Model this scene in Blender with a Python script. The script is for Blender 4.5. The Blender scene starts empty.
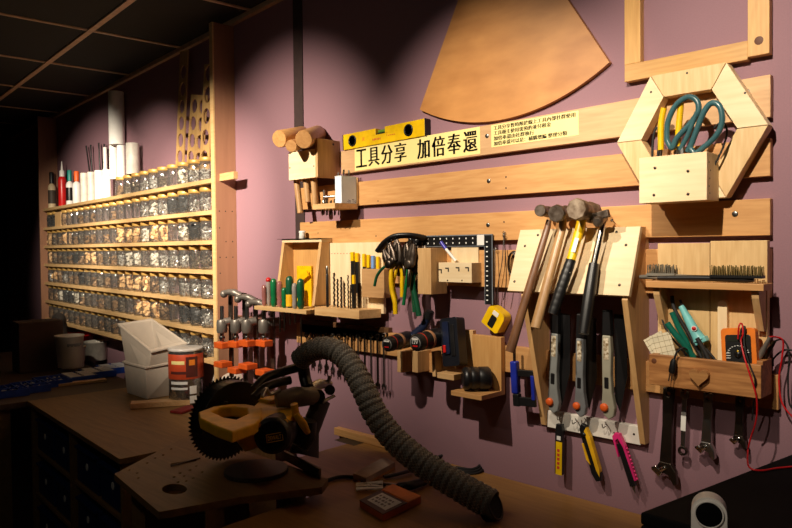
import bpy, bmesh, math, random
from mathutils import Vector, Matrix
from mathutils.geometry import tessellate_polygon
SC = bpy.context.scene
COL = SC.collection
rnd = random.Random(7)
V = Vector
PI = math.pi
# ------------------------------------------------------------------ camera
F_PX, CX, CY = 700.0, 396.0, 264.0
CAMH, CAMD = 1.46, 1.60
_yaw = math.atan(721 / F_PX); _pitch = math.radians(1.3); _roll = -math.radians(.55)
_w0 = V((-math.cos(_yaw), math.sin(_yaw), 0)); _r0 = V((math.sin(_yaw), math.cos(_yaw), 0)); _z = V((0, 0, 1))
CW = _w0 * math.cos(_pitch) - _z * math.sin(_pitch)
_u0 = _z * math.cos(_pitch) + _w0 * math.sin(_pitch)
CR = _r0 * math.cos(_roll) + _u0 * math.sin(_roll)
CU = _u0 * math.cos(_roll) - _r0 * math.sin(_roll)
CC = V((0, -CAMD, CAMH))
cam = bpy.data.objects.new('camera', bpy.data.cameras.new('camera'))
cam.data.sensor_width = 36; cam.data.lens = 36 * F_PX / 792; cam.data.clip_start = .02
cam.matrix_world = Matrix(((CR.x, CU.x, -CW.x, CC.x), (CR.y, CU.y, -CW.y, CC.y), (CR.z, CU.z, -CW.z, CC.z), (0, 0, 0, 1)))
COL.objects.link(cam); SC.camera = cam
# ------------------------------------------------------------------ world, lights, exposure
world = bpy.data.worlds.new('world'); SC.world = world; world.use_nodes = True
world.node_tree.nodes['Background'].inputs[0].default_value = (1, .72, .5, 1)
world.node_tree.nodes['Background'].inputs[1].default_value = .0022
def spot(name, loc, aim, power, ang, blend, col=(1, .86, .68), rad=.014):
    l = bpy.data.lights.new(name, 'SPOT'); l.energy = power; l.spot_size = math.radians(ang); l.spot_blend = blend
    l.color = col; l.shadow_soft_size = rad
    o = bpy.data.objects.new(name, l); COL.objects.link(o); o.location = loc
    o.rotation_euler = (V(aim) - V(loc)).to_track_quat('-Z', 'Y').to_euler()
    return o
LIGHTS = [((-.50, -1.25, 2.38), (-.56, 0, 1.64), 118, 52), ((-1.22, -1.25, 2.38), (-1.18, 0, 1.55), 130, 51), ((-1.85, -1.45, 2.38), (-2.16, 0, 1.52), 215, 53), ((-2.0, -1.5, 2.38), (-2.80, .07, 1.50), 300, 40), ((-2.3, -1.5, 2.38), (-3.45, .12, 1.57), 360, 36), ((-2.7, -1.5, 2.38), (-4.3, .2, 1.62), 440, 34), ((-1.7, -1.75, 2.38), (-1.8, -.5, .9), 4, 150), ((-.30, -2.2, 2.3), (-.42, -.48, 1.06), 34, 26)]  # last pair is added fill: a wide wash and a beam on the device
for i, (a, b, p, g) in enumerate(LIGHTS):
    spot('ceiling_and_fill_spot', a, b, p, g, 1.0)
SC.view_settings.view_transform = 'Standard'; SC.view_settings.look = 'None'
SC.view_settings.gamma = 1; SC.view_settings.use_curve_mapping = False
SC.view_settings.exposure = 0.0
try:
    SC.cycles.use_denoising = True; SC.cycles.max_bounces = 8; SC.cycles.transparent_max_bounces = 24
    SC.cycles.sample_clamp_indirect = 4
except Exception: pass
# ------------------------------------------------------------------ frames and pixel geometry
class Fr:
    def __init__(s, o, x, y, z): s.o, s.x, s.y, s.z = V(o), V(x).normalized(), V(y).normalized(), V(z).normalized()
    def pt(s, a, b, c=0): return s.o + s.x * a + s.y * b + s.z * c
    def loc(s, p): q = V(p) - s.o; return (q.dot(s.x), q.dot(s.y), q.dot(s.z))
    def at(s, a, b, c=0, rz=0, rx=0, ry=0):
        M = Matrix.Rotation(rz, 3, 'Z') @ Matrix.Rotation(ry, 3, 'Y') @ Matrix.Rotation(rx, 3, 'X')
        f = lambda v: s.x * v[0] + s.y * v[1] + s.z * v[2]
        return Fr(s.pt(a, b, c), f(M.col[0]), f(M.col[1]), f(M.col[2]))
def ray(px, py): return CW + CR * ((px - CX) / F_PX) - CU * ((py - CY) / F_PX)
FB = Fr((0, 0, 0), (1, 0, 0), (0, 0, 1), (0, -1, 0))
def onp(px, py, d, fr):
    k = ray(px, py); o = fr.o + fr.z * d; t = (o - CC).dot(fr.z) / k.dot(fr.z); return CC + k * t
def P(px, py, d=0, fr=None):
    fr = fr or FB; a = fr.loc(onp(px, py, d, fr)); return (a[0], a[1])
def P3(px, py, d=0, fr=None): a = P(px, py, d, fr); return (a[0], a[1], d)
def PW(px, py, d=0, fr=None): return onp(px, py, d, fr or FB)
def PZ(px, py, z): k = ray(px, py); return CC + k * ((z - CAMH) / k.z)
def RT(px, py, t): return CC + ray(px, py) * t
def rr(px, wpx, d=0):
    k = ray(px, 250); t = (CAMD - d) / k.y; return wpx / 2 * t / F_PX
BEND = V((P(296, 200)[0], 0, 0))
_a = math.radians(5.15)
FA = Fr(BEND, (math.cos(_a), -math.sin(_a), 0), (0, 0, 1), (-math.sin(_a), -math.cos(_a), 0))
FW = Fr((0, 0, 0), (1, 0, 0), (0, 1, 0), (0, 0, 1))
def FL(o, deg=0):    # floor style frame: x, y horizontal, z up, turned by deg
    c, s = math.cos(math.radians(deg)), math.sin(math.radians(deg))
    return Fr(o, (c, s, 0), (-s, c, 0), (0, 0, 1))
def hang(a, b, d0, d1=None, fr=None):   # frame at the top point a, y pointing up along b->a; returns frame, length
    d1 = d0 if d1 is None else d1
    A_, B_ = PW(a[0], a[1], d0, fr), PW(b[0], b[1], d1, fr)
    y = (A_ - B_); L = y.length; y.normalize(); zz = (fr or FB).z; x = y.cross(zz).normalized(); z = x.cross(y)
    return Fr(A_, x, y, z), L
# ------------------------------------------------------------------ materials
def lin(c): return tuple(((x / 255) / 12.92 if x / 255 <= .04045 else ((x / 255 + .055) / 1.055) ** 2.4) for x in c) + (1,)
MC = {}
def nn(m, t, **kw):
    n = m.node_tree.nodes.new(t)
    for k, v in kw.items(): setattr(n, k, v)
    return n
def base(name):
    m = bpy.data.materials.new(name); m.use_nodes = True; return m, m.node_tree.nodes['Principled BSDF'], m.node_tree.links
def mat(name, c, rough=.5, metal=0, var=.12, scale=30, bump=.05, c2=None, spec=None, coat=0):
    if name in MC: return MC[name]
    m, b, L = base(name)
    tc = nn(m, 'ShaderNodeTexCoord'); no = nn(m, 'ShaderNodeTexNoise'); no.inputs['Scale'].default_value = scale; no.inputs['Detail'].default_value = 4
    L.new(tc.outputs['Object'], no.inputs['Vector'])
    cr = nn(m, 'ShaderNodeValToRGB'); a = lin(c)
    lo = lin(c2) if c2 else tuple(x * (1 - var) for x in a[:3]) + (1,)
    hi = a if c2 else tuple(min(1, x * (1 + var)) for x in a[:3]) + (1,)
    cr.color_ramp.elements[0].color = lo; cr.color_ramp.elements[1].color = hi
    cr.color_ramp.elements[0].position = .35; cr.color_ramp.elements[1].position = .65
    L.new(no.outputs['Fac'], cr.inputs[0]); L.new(cr.outputs[0], b.inputs['Base Color'])
    b.inputs['Roughness'].default_value = rough; b.inputs['Metallic'].default_value = metal
    if coat: b.inputs['Coat Weight'].default_value = coat
    if spec is not None: b.inputs['Specular IOR Level'].default_value = spec
    if bump:
        bp = nn(m, 'ShaderNodeBump'); bp.inputs['Strength'].default_value = bump; bp.inputs['Distance'].default_value = .002
        L.new(no.outputs['Fac'], bp.inputs['Height']); L.new(bp.outputs[0], b.inputs['Normal'])
    MC[name] = m; return m
def wood(name, c1, c2, ax='X', rough=.5, sc=1., amp=.10, st=None, dist=.6, rings=34):
    if name in MC: return MC[name]
    m, b, L = base(name)
    tc = nn(m, 'ShaderNodeTexCoord'); oi = nn(m, 'ShaderNodeObjectInfo'); mp = nn(m, 'ShaderNodeMapping'); ad = nn(m, 'ShaderNodeVectorMath', operation='ADD')
    ml = nn(m, 'ShaderNodeVectorMath', operation='SCALE'); ml.inputs[3].default_value = 11
    L.new(oi.outputs['Random'], ml.inputs[0]); L.new(tc.outputs['Object'], ad.inputs[0]); L.new(ml.outputs[0], ad.inputs[1]); L.new(ad.outputs[0], mp.inputs[0])
    s = {'X': (1.6, 16, 16), 'Y': (16, 1.6, 16), 'Z': (16, 16, 1.6)}[ax]
    mp.inputs['Scale'].default_value = st or tuple(x * sc for x in s)
    n1 = nn(m, 'ShaderNodeTexNoise'); n1.inputs['Scale'].default_value = 1.0; n1.inputs['Detail'].default_value = 3; n1.inputs['Distortion'].default_value = dist
    L.new(mp.outputs[0], n1.inputs['Vector'])
    # rings: sine of the stretched noise
    mu = nn(m, 'ShaderNodeMath', operation='MULTIPLY'); mu.inputs[1].default_value = rings; L.new(n1.outputs['Fac'], mu.inputs[0])
    si = nn(m, 'ShaderNodeMath', operation='SINE'); L.new(mu.outputs[0], si.inputs[0])
    n2 = nn(m, 'ShaderNodeTexNoise'); n2.inputs['Scale'].default_value = 9; n2.inputs['Detail'].default_value = 5; L.new(mp.outputs[0], n2.inputs['Vector'])
    mx = nn(m, 'ShaderNodeMath', operation='MULTIPLY_ADD'); mx.inputs[1].default_value = amp; L.new(si.outputs[0], mx.inputs[0]); L.new(n2.outputs['Fac'], mx.inputs[2])
    cr = nn(m, 'ShaderNodeValToRGB'); cr.color_ramp.elements[0].position = .12; cr.color_ramp.elements[1].position = .85
    cr.color_ramp.elements[0].color = lin(c2); cr.color_ramp.elements[1].color = lin(c1)
    L.new(mx.outputs[0], cr.inputs[0])
    hs = nn(m, 'ShaderNodeHueSaturation'); L.new(cr.outputs[0], hs.inputs['Color'])
    mr = nn(m, 'ShaderNodeMapRange'); mr.inputs[3].default_value = .86; mr.inputs[4].default_value = 1.1; L.new(oi.outputs['Random'], mr.inputs[0]); L.new(mr.outputs[0], hs.inputs['Value'])
    L.new(hs.outputs[0], b.inputs['Base Color']); b.inputs['Roughness'].default_value = rough
    bp = nn(m, 'ShaderNodeBump'); bp.inputs['Strength'].default_value = .12; bp.inputs['Distance'].default_value = .001
    L.new(mx.outputs[0], bp.inputs['Height']); L.new(bp.outputs[0], b.inputs['Normal'])
    MC[name] = m; return m
def glass(name, tint=(1, 1, 1), refl=.10, rough=.04, dust=.10):  # dust is no dirt here: pale scatter mixed in to brighten the glass
    if name in MC: return MC[name]
    m = bpy.data.materials.new(name); m.use_nodes = True; nt = m.node_tree; nt.nodes.clear(); L = nt.links
    o = nn(m, 'ShaderNodeOutputMaterial'); mx = nn(m, 'ShaderNodeMixShader'); tr = nn(m, 'ShaderNodeBsdfTransparent'); gl = nn(m, 'ShaderNodeBsdfGlossy')
    gl.inputs['Roughness'].default_value = rough; tr.inputs[0].default_value = tint + (1,)
    lw = nn(m, 'ShaderNodeLayerWeight'); lw.inputs[0].default_value = .35
    ma = nn(m, 'ShaderNodeMath', operation='MULTIPLY_ADD'); ma.inputs[1].default_value = .75; ma.inputs[2].default_value = refl
    m2 = nn(m, 'ShaderNodeMixShader'); m2.inputs[0].default_value = dust; df = nn(m, 'ShaderNodeBsdfTranslucent'); df.inputs[0].default_value = (.9, .88, .84, 1)
    m3 = nn(m, 'ShaderNodeMixShader'); m3.inputs[0].default_value = .5; d2 = nn(m, 'ShaderNodeBsdfDiffuse'); d2.inputs[0].default_value = (.9, .88, .84, 1); L.new(df.outputs[0], m3.inputs[1]); L.new(d2.outputs[0], m3.inputs[2])
    L.new(tr.outputs[0], m2.inputs[1]); L.new(m3.outputs[0], m2.inputs[2])
    L.new(lw.outputs['Fresnel'], ma.inputs[0]); L.new(ma.outputs[0], mx.inputs[0]); L.new(m2.outputs[0], mx.inputs[1]); L.new(gl.outputs[0], mx.inputs[2]); L.new(mx.outputs[0], o.inputs[0])
    MC[name] = m; return m
PINE_X = wood('pine_x', (226, 186, 132), (196, 150, 96), 'X'); PINE_Z = wood('pine_z', (226, 186, 132), (196, 150, 96), 'Z'); PINE_Y = wood('pine_y', (222, 180, 126), (190, 145, 92), 'Y')
PALE_X = wood('pale_ply_x', (246, 224, 184), (230, 200, 154), 'X', sc=.7); PALE_Z = wood('pale_ply_z', (246, 224, 184), (230, 200, 154), 'Z', sc=.7)
ORW_X = wood('orange_pine_x', (210, 160, 102), (184, 130, 76), 'X'); ORW_Z = wood('orange_pine_z', (222, 172, 106), (196, 142, 80), 'Z')
SECT = wood('swirled_ply', (206, 146, 84), (172, 114, 60), 'X', rough=.42, st=(1.3, 3, 3.2), dist=.35, rings=40, amp=.17)
PANEL = wood('brown_mdf', (160, 116, 88), (148, 106, 80), 'Z', sc=.6)
SHELFW = wood('shelf_pine', (220, 184, 130), (200, 160, 106), 'X')
BENCH = wood('bench_ply', (170, 124, 66), (142, 100, 50), 'X', rough=.42, sc=.7)
BENCHD = wood('dark_ply', (146, 110, 62), (118, 88, 46), 'X', rough=.6, sc=.7)
DKWOOD = wood('walnut_handle', (140, 98, 68), (98, 64, 42), 'Z', rough=.35)
ASH = wood('ash_handle', (196, 156, 108), (160, 118, 74), 'Z', rough=.35)
MALLET = wood('turned_wood', (206, 156, 98), (176, 124, 72), 'Y', rough=.4)
WALL = mat('purple_paint', (144, 108, 118), .75, var=.03, scale=300, bump=.12)
BLACK = mat('black_plastic', (22, 21, 22), .38); RUB = mat('black_rubber', (26, 25, 25), .7)
STEEL = mat('steel', (170, 168, 165), .3, 1); DSTEEL = mat('dark_steel', (88, 78, 70), .38, 1); CHROME = mat('chrome', (215, 213, 208), .15, 1)
IRON = mat('forged_iron', (112, 100, 90), .45, .8, c2=(70, 58, 48), scale=60); GREYC = mat('grey_casting', (132, 124, 116), .42, .55)
YEL = mat('yellow_plastic', (236, 190, 10), .35); YELD = mat('tool_yellow', (236, 180, 22), .5); RED = mat('red_plastic', (196, 26, 24), .35)
GREEN = mat('green_plastic', (18, 108, 62), .3); DGREEN = mat('dark_green_grip', (16, 78, 50), .35); TEAL = mat('teal_plastic', (56, 94, 100), .28); TURQ = mat('turquoise_plastic', (120, 196, 196), .4)
BLUE = mat('blue_plastic', (26, 62, 150), .4); NAVY = mat('navy_plastic', (20, 30, 58), .4); ORANGE = mat('orange_plastic', (226, 96, 34), .45); PINK = mat('pink_plastic', (222, 46, 120), .35)
WHITE = mat('white_plastic', (232, 228, 222), .4, var=.03); WPAP = mat('white_paper', (236, 234, 228), .7, var=.03); CREAM = mat('cream_label', (246, 226, 150), .5, var=.02, bump=0)
GREYG = mat('grey_grip', (128, 130, 128), .5, var=.06); GREYB = mat('beige_grip', (150, 146, 128), .5, var=.06)
INK = mat('black_ink', (24, 20, 18), .6, var=0, bump=0); REDINK = mat('red_ink', (200, 60, 40), .6, var=0, bump=0); WINK = mat('white_ink', (235, 235, 230), .6, var=0, bump=0)
GOLD = mat('gold_lid', (206, 164, 90), .42, .35, var=.08); GLASS = glass('jar_glass', (.99, .99, .98)); CLEAR = glass('clear_plastic', (.8, .78, .78), .2, .12)
CLRRED = mat('clear_amber_handle', (150, 96, 92), .15, coat=.5); CLRGR = mat('clear_grey_handle', (150, 140, 134), .15, coat=.5)
COPPER = mat('red_wire', (200, 22, 30), .4); LBLUE = mat('pale_card', (222, 236, 250), .6, var=.03)
CEIL = mat('ceiling_tile', (30, 31, 28), .9, scale=90); TBAR = mat('ceiling_bar', (196, 164, 132), .6)
FLOORM = mat('concrete', (66, 58, 52), .7, scale=4); BIN = mat('bin_plastic', (196, 182, 166), .45, var=.03); BRASSB = mat('brass_bristle', (150, 130, 80), .5, .6); BRISTLE = mat('steel_bristle', (126, 118, 102), .5, .5)
HOSEM = mat('hose_fabric', (106, 98, 88), .6, var=.2, scale=120, bump=.1); CLOTH = mat('dark_cloth', (50, 44, 40), .9)
# ------------------------------------------------------------------ mesh builder
class MB:
    def __init__(s, fr=None): s.fr = fr or FB; s.v = []; s.f = []; s.sm = []
    def _add(s, pts, faces, smooth=False, world=False):
        n = len(s.v); s.v += [V(p) if world else s.fr.pt(*p) for p in pts]
        s.f += [tuple(i + n for i in f) for f in faces]; s.sm += [smooth] * len(faces)
    def hexa(s, p):   # 8 corners: bottom 4 then top 4, local coords
        s._add(p, [(0, 3, 2, 1), (4, 5, 6, 7), (0, 1, 5, 4), (1, 2, 6, 5), (2, 3, 7, 6), (3, 0, 4, 7)]); return s
    def box(s, a0, a1, b0, b1, c0, c1):
        return s.hexa([(a0, b0, c0), (a1, b0, c0), (a1, b1, c0), (a0, b1, c0), (a0, b0, c1), (a1, b0, c1), (a1, b1, c1), (a0, b1, c1)])
    def bar(s, p, q, w, h, up=(0, 0, 1)):
        p, q = V(p), V(q); d = (q - p).normalized(); x = d.cross(V(up)).normalized() * w / 2; y = x.cross(d).normalized() * h / 2
        return s.hexa([p - x - y, p + x - y, p + x + y, p - x + y, q - x - y, q + x - y, q + x + y, q - x + y])
    def tube(s, pts, r, n=10, closed=False, flat=1.0, world=False):
        pts = [V(p) for p in pts]; m = len(pts); rs = r if isinstance(r, (list, tuple)) else [r] * m
        T = []
        for i in range(m):
            a = pts[(i - 1) % m] if (closed or i > 0) else pts[i]; b = pts[(i + 1) % m] if (closed or i < m - 1) else pts[i]
            T.append((b - a).normalized())
        up = V((0, 0, 1)) if abs(T[0].z) < .9 else V((1, 0, 0))
        nx = T[0].cross(up).normalized(); vs = []
        for i in range(m):
            nx = (nx - T[i] * nx.dot(T[i])).normalized(); ny = T[i].cross(nx)
            for k in range(n):
                a = 2 * PI * k / n; vs.append(pts[i] + nx * rs[i] * math.cos(a) + ny * rs[i] * flat * math.sin(a))
        fs = []
        for i in range(m if closed else m - 1):
            j = (i + 1) % m
            for k in range(n): fs.append((i * n + k, i * n + (k + 1) % n, j * n + (k + 1) % n, j * n + k))
        s._add([tuple(v) for v in vs], fs, True, world)
        if not closed:
            s._add([tuple(v) for v in vs[:n]], [tuple(reversed(range(n)))], False, world); s._add([tuple(v) for v in vs[-n:]], [tuple(range(n))], False, world)
        return s
    def cyl(s, p, q, r, r2=None, n=20): return s.tube([p, q], [r, r if r2 is None else r2], n)
    def lathe(s, prof, p, ax=(0, 1, 0), n=20):   # prof: (r, h) along ax from p
        p = V(p); ax = V(ax).normalized(); u = ax.orthogonal().normalized(); w = ax.cross(u); vs = []; fs = []
        for r, h in prof:
            for k in range(n):
                a = 2 * PI * k / n; vs.append(p + ax * h + (u * math.cos(a) + w * math.sin(a)) * max(r, 1e-5))
        for i in range(len(prof) - 1):
            for k in range(n): fs.append((i * n + k, i * n + (k + 1) % n, (i + 1) * n + (k + 1) % n, (i + 1) * n + k))
        s._add([tuple(v) for v in vs], fs, True)
        for e, o in ((0, 1), (len(prof) - 1, 0)):
            if prof[e][0] > 1e-4:
                c = [tuple(v) for v in vs[e * n:(e + 1) * n]]; s._add(c, [tuple(reversed(range(n))) if o else tuple(range(n))])
        return s
    def ball(s, c, r, sc=(1, 1, 1), n=14):
        m = n // 2; vs = []; fs = []
        for i in range(m + 1):
            t = PI * i / m
            for k in range(n):
                a = 2 * PI * k / n; vs.append((c[0] + r * sc[0] * math.sin(t) * math.cos(a), c[1] + r * sc[1] * math.sin(t) * math.sin(a), c[2] + r * sc[2] * math.cos(t)))
        for i in range(m):
            for k in range(n): fs.append((i * n + k, i * n + (k + 1) % n, (i + 1) * n + (k + 1) % n, (i + 1) * n + k))
        s._add(vs, fs, True); return s
    def prism(s, outer, c0, c1, holes=()):    # polygon in local (a,b), thickness along c
        polys = [list(outer)] + [list(h) for h in holes]; flat = [p for q in polys for p in q]; n = len(flat)
        tri = tessellate_polygon([[V((p[0], p[1], 0)) for p in q] for q in polys])
        fs = []
        for t in tri:
            a, b, c = [V(flat[i]) for i in t]; cw = (b - a).cross(c - a) if hasattr(a, 'cross') else 0
            cw = (b[0] - a[0]) * (c[1] - a[1]) - (b[1] - a[1]) * (c[0] - a[0])
            t = tuple(t) if cw > 0 else tuple(reversed(t))
            fs.append(tuple(i + n for i in t)); fs.append(tuple(reversed(t)))
        off = 0
        for qi, q in enumerate(polys):
            ar = sum(q[i][0] * q[(i + 1) % len(q)][1] - q[(i + 1) % len(q)][0] * q[i][1] for i in range(len(q)))
            for i in range(len(q)):
                a, b = off + i, off + (i + 1) % len(q); fc = (a, b, b + n, a + n)
                if (ar > 0) != (qi == 0): fc = tuple(reversed(fc))
                fs.append(fc)
            off += len(q)
        s._add([(p[0], p[1], c0) for p in flat] + [(p[0], p[1], c1) for p in flat], fs); return s
    def torus(s, c, R, r, axis='z', n=24, m=8, a0=0, a1=2 * PI):
        closed = abs(a1 - a0 - 2 * PI) < 1e-6; k = n if closed else n + 1; pts = []
        for i in range(k):
            a = a0 + (a1 - a0) * i / n; u, v = R * math.cos(a), R * math.sin(a)
            pts.append({'z': (c[0] + u, c[1] + v, c[2]), 'x': (c[0], c[1] + u, c[2] + v), 'y': (c[0] + u, c[1], c[2] + v)}[axis])
        return s.tube(pts, r, m, closed)
    def build(s, name, m, parent=None, bevel=0, seg=2):
        me = bpy.data.meshes.new(name)
        if parent is not None: org = V(parent['_org'])
        else:
            xs = [v.x for v in s.v]; ys = [v.y for v in s.v]; zs = [v.z for v in s.v]
            org = V(((min(xs) + max(xs)) / 2, (min(ys) + max(ys)) / 2, min(zs)))
        me.from_pydata([tuple(v - org) for v in s.v], [], s.f); me.polygons.foreach_set('use_smooth', s.sm)
        me.materials.append(m); me.update()
        o = bpy.data.objects.new(name, me); COL.objects.link(o)
        if parent is not None: o.parent = parent
        else: o.location = org
        o['_org'] = tuple(org)
        if bevel:
            b = o.modifiers.new('bevel', 'BEVEL'); b.width = bevel; b.segments = seg; b.limit_method = 'ANGLE'; b.angle_limit = math.radians(40)
        return o
def tag(o, label=None, cat=None, group=None, kind=None):
    if label: o['label'] = label
    if cat: o['category'] = cat
    if group: o['group'] = group
    if kind: o['kind'] = kind
    return o
def thing(name, loc, label, cat, group=None):
    o = bpy.data.objects.new(name, None); o.empty_display_size = .03; COL.objects.link(o); o.location = V(loc); o['_org'] = tuple(V(loc)); return tag(o, label, cat, group)
def struct(o): o['kind'] = 'structure'; return o
def text(s, fr, a, b, c, width, height, m, parent, name='lettering', bold=.0, label=None, heavy=0):
    cu = bpy.data.curves.new('t', 'FONT'); cu.body = s; cu.size = 1; cu.offset = bold; cu.resolution_u = 2
    to = bpy.data.objects.new('t', cu); COL.objects.link(to)
    dg = bpy.context.evaluated_depsgraph_get(); dg.update()
    me = bpy.data.meshes.new_from_object(to.evaluated_get(dg)); COL.objects.unlink(to); bpy.data.objects.remove(to)
    if heavy:
        bm_ = bmesh.new(); bm_.from_mesh(me); g0 = list(bm_.verts) + list(bm_.edges) + list(bm_.faces)
        for q in range(1, 4):
            rt = bmesh.ops.duplicate(bm_, geom=g0); [setattr(v.co, 'x', v.co.x + heavy * q / 3) for v in rt['geom'] if isinstance(v, bmesh.types.BMVert)]
        bm_.to_mesh(me); bm_.free()
    xs = [v.co.x for v in me.vertices]; ys = [v.co.y for v in me.vertices]
    if not xs: return None
    x0, x1, y0, y1 = min(xs), max(xs), min(ys), max(ys); org = V(parent['_org'])
    for v in me.vertices:
        v.co = fr.pt(a + (v.co.x - x0) / (x1 - x0) * width, b + (v.co.y - y0) / (y1 - y0) * height, c) - org
    me.materials.clear(); me.materials.append(m)
    o = bpy.data.objects.new(name, me); COL.objects.link(o); o.parent = parent
    if label: o['label'] = label
    return o
def circ(cx, cy, r, n=24, sx=1, sy=1): return [(cx + r * sx * math.cos(2 * PI * i / n), cy + r * sy * math.sin(2 * PI * i / n)) for i in range(n)]
def rrect(x0, x1, y0, y1, r, n=5):
    out = []
    for cx, cy, a in ((x1 - r, y1 - r, 0), (x0 + r, y1 - r, 90), (x0 + r, y0 + r, 180), (x1 - r, y0 + r, 270)):
        for i in range(n + 1):
            t = math.radians(a + 90 * i / n); out.append((cx + r * math.cos(t), cy + r * math.sin(t)))
    return out
def spline(pts, k=6):
    pts = [V(p) for p in pts]; out = []
    for i in range(len(pts) - 1):
        p0 = pts[max(i - 1, 0)]; p1 = pts[i]; p2 = pts[i + 1]; p3 = pts[min(i + 2, len(pts) - 1)]
        for j in range(k):
            t = j / k; out.append(.5 * ((2 * p1) + (p2 - p0) * t + (2 * p0 - 5 * p1 + 4 * p2 - p3) * t * t + (3 * p1 - p0 - 3 * p2 + p3) * t ** 3))
    out.append(pts[-1]); return [tuple(p) for p in out]
def ps(lst, fr=None, k=6): return spline([P3(*p, fr=fr) for p in lst], k)
def screw(fr, a, b, c, parent, r=.0035, m=None, name='screw'):
    MB(fr).lathe([(r, 0), (r, .0006), (r * .7, .0014), (0, .0014)], (a, b, c), (0, 0, 1), 12).build(name, m or STEEL, parent)
ORD = ['', 'first', 'second', 'third', 'fourth', 'fifth', 'sixth', 'seventh', 'eighth', 'ninth', 'tenth', 'eleventh', 'twelfth', 'thirteenth', 'fourteenth', 'fifteenth', 'sixteenth', 'seventeenth', 'eighteenth', 'nineteenth', 'twentieth', 'twenty-first', 'twenty-second', 'twenty-third']
# ================================================================== STRUCTURE
CZ = 2.41
struct(MB().box(BEND.x, .6, 0, CZ, -.1, 0).build('wall_back', WALL))
struct(MB(FA).box(-4.6, 0, 0, CZ, -.1, 0).build('wall_left', WALL))
struct(MB().box(BEND.x + .0, BEND.x + .052, 1.47, CZ, 0, .004).build('dark_strip', mat('dark_brown_strip', (58, 40, 38), .8)))  # flat dark strip on the back wall beside the bend
struct(MB(FW).box(-7.4, .6, -3.2, .7, -.05, 0).build('floor', FLOORM))
struct(MB(FW).box(-7.4, .6, -3.2, .7, CZ, CZ + .05).build('ceiling', CEIL))
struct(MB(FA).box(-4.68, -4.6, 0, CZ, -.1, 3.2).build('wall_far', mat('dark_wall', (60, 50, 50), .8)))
g = MB(FA)
for d in (.42, 1.08, 1.74, 2.4): g.box(-4.6, 2.2, CZ - .006, CZ, d - .012, d + .012)
for k in range(-7, 4):
    u = -.95 + .663 * k
    if -4.6 < u < 2.2: g.box(u - .008, u + .008, CZ - .005, CZ, -.0, 2.9)
g.box(-4.6, 0, CZ - .02, CZ, 0, .02)
struct(g.build('trim_2', TBAR))

# ================================================================== JAR RACK on the left wall
SH = [1.748, 1.618, 1.494, 1.370, 1.244, 1.120, .995]
U0, U1, DS = -3.05, -.458, .092
rack = thing('jar_rack', FA.pt((U0 + U1) / 2, .9, .05), 'tall wooden wall rack of seven long shelves full of glass jars', 'rack')
f = MB(FA); f.box(U1 - .0275, U1, .9, CZ - .022, 0, DS)
sp = f.build('side_panel', PANEL, rack, .001)
MB(FA).box(U1 - .028, U1 + .0005, .9, CZ - .022, DS, DS + .006).build('front_edging', SHELFW, sp)
sp2 = MB(FA).box(U0 - .018, U0, .9, CZ - .022, 0, .12).build('side_panel', PANEL, rack, .001)
for i, z in enumerate(SH):
    MB(FA).box(U0, U1 - .0275, z - .012, z + .006, 0, .1).build('shelf', SHELFW, rack, .001)
# little peg holes in the right panel
h = MB(FA)
for row, y in enumerate((168 + 14, 213, 229, 242, 257, 272, 290)):
    for c in (.02, .05, .078):
        if (row + int(c * 100)) % 3 != 1: h.lathe([(.0028, 0), (0, .0004)], (U1 + .0001, P(222, y, 0, FA)[1], c), (1, 0, 0), 10)
h.build('peg_holes', INK, sp)
o = MB(FA).box(U1, U1 + .12, 1.742, 1.772, .055, .075).build('wood_block', PINE_X, None, .001)
tag(o, 'short pale wood bar sticking out from the bare right side of the jar rack', 'block')
# jars
def jar_meshes():
    root = thing('glass_jar', (0, 0, 0), 'x', 'jar')
    F0 = Fr((0, 0, 0), (1, 0, 0), (0, 0, 1), (0, -1, 0))
    prof = [(.030, .0), (.036, .004), (.0375, .012), (.0375, .068), (.035, .078), (.0325, .083), (.0325, .088)]
    b = MB(F0).lathe(prof, (0, 0, 0), (0, 1, 0), 20).build('jar_body', GLASS, root)
    lid = MB(F0).lathe([(.0345, .084), (.036, .0855), (.036, .0995), (.034, .102), (.001, .1025)], (0, 0, 0), (0, 1, 0), 24).build('lid', GOLD, root)
    return root
def jar_fill(kind, seed):
    r = random.Random(seed); m = MB(Fr((0, 0, 0), (1, 0, 0), (0, 0, 1), (0, -1, 0)))
    n, s, hmax = {'silver': (70, .006, .055), 'white': (34, .010, .06), 'tan': (16, .015, .062), 'dark': (46, .008, .05), 'black': (40, .011, .066), 'mix': (40, .009, .045)}[kind]
    for i in range(n):
        a = r.random() * 6.28; q = .033 * math.sqrt(r.random()) * (1 - s * 8); y = .004 + s * .6 + (hmax - .004) * (i / n)
        fr = m.fr; m.fr = fr.at(q * math.cos(a), y, q * math.sin(a), r.random() * 3, r.random() * 3, r.random() * 3)
        if kind in ('silver', 'dark') and i % 2: m.cyl((-s * 1.4, 0, 0), (s * 1.4, 0, 0), s * .35, n=6)
        else: m.box(-s, s, -s * .6, s * .6, -s * .4, s * .4)
        m.fr = fr
    return m
FILLM = {'silver': mat('screws', (214, 212, 206), .35, .5), 'white': mat('white_bits', (226, 220, 206), .5), 'tan': mat('wood_bits', (232, 192, 136), .6), 'dark': mat('dark_screws', (132, 118, 100), .35, .5), 'black': mat('black_bits', (24, 26, 30), .5), 'mix': mat('brown_bits', (150, 116, 78), .5, .3)}
FILLN = {'silver': 'silver screws', 'white': 'white plastic bits', 'tan': 'pale wood pieces', 'dark': 'dark metal fittings', 'black': 'black parts', 'mix': 'brown small parts', 'empty': None}
proto = jar_meshes(); fills = {}
for kd in FILLM:
    fills[kd] = []
    for q in range(2):
        fo = jar_fill(kd, q * 7 + len(kd)).build('contents', FILLM[kd]); fills[kd].append(fo); COL.objects.unlink(fo)
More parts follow.
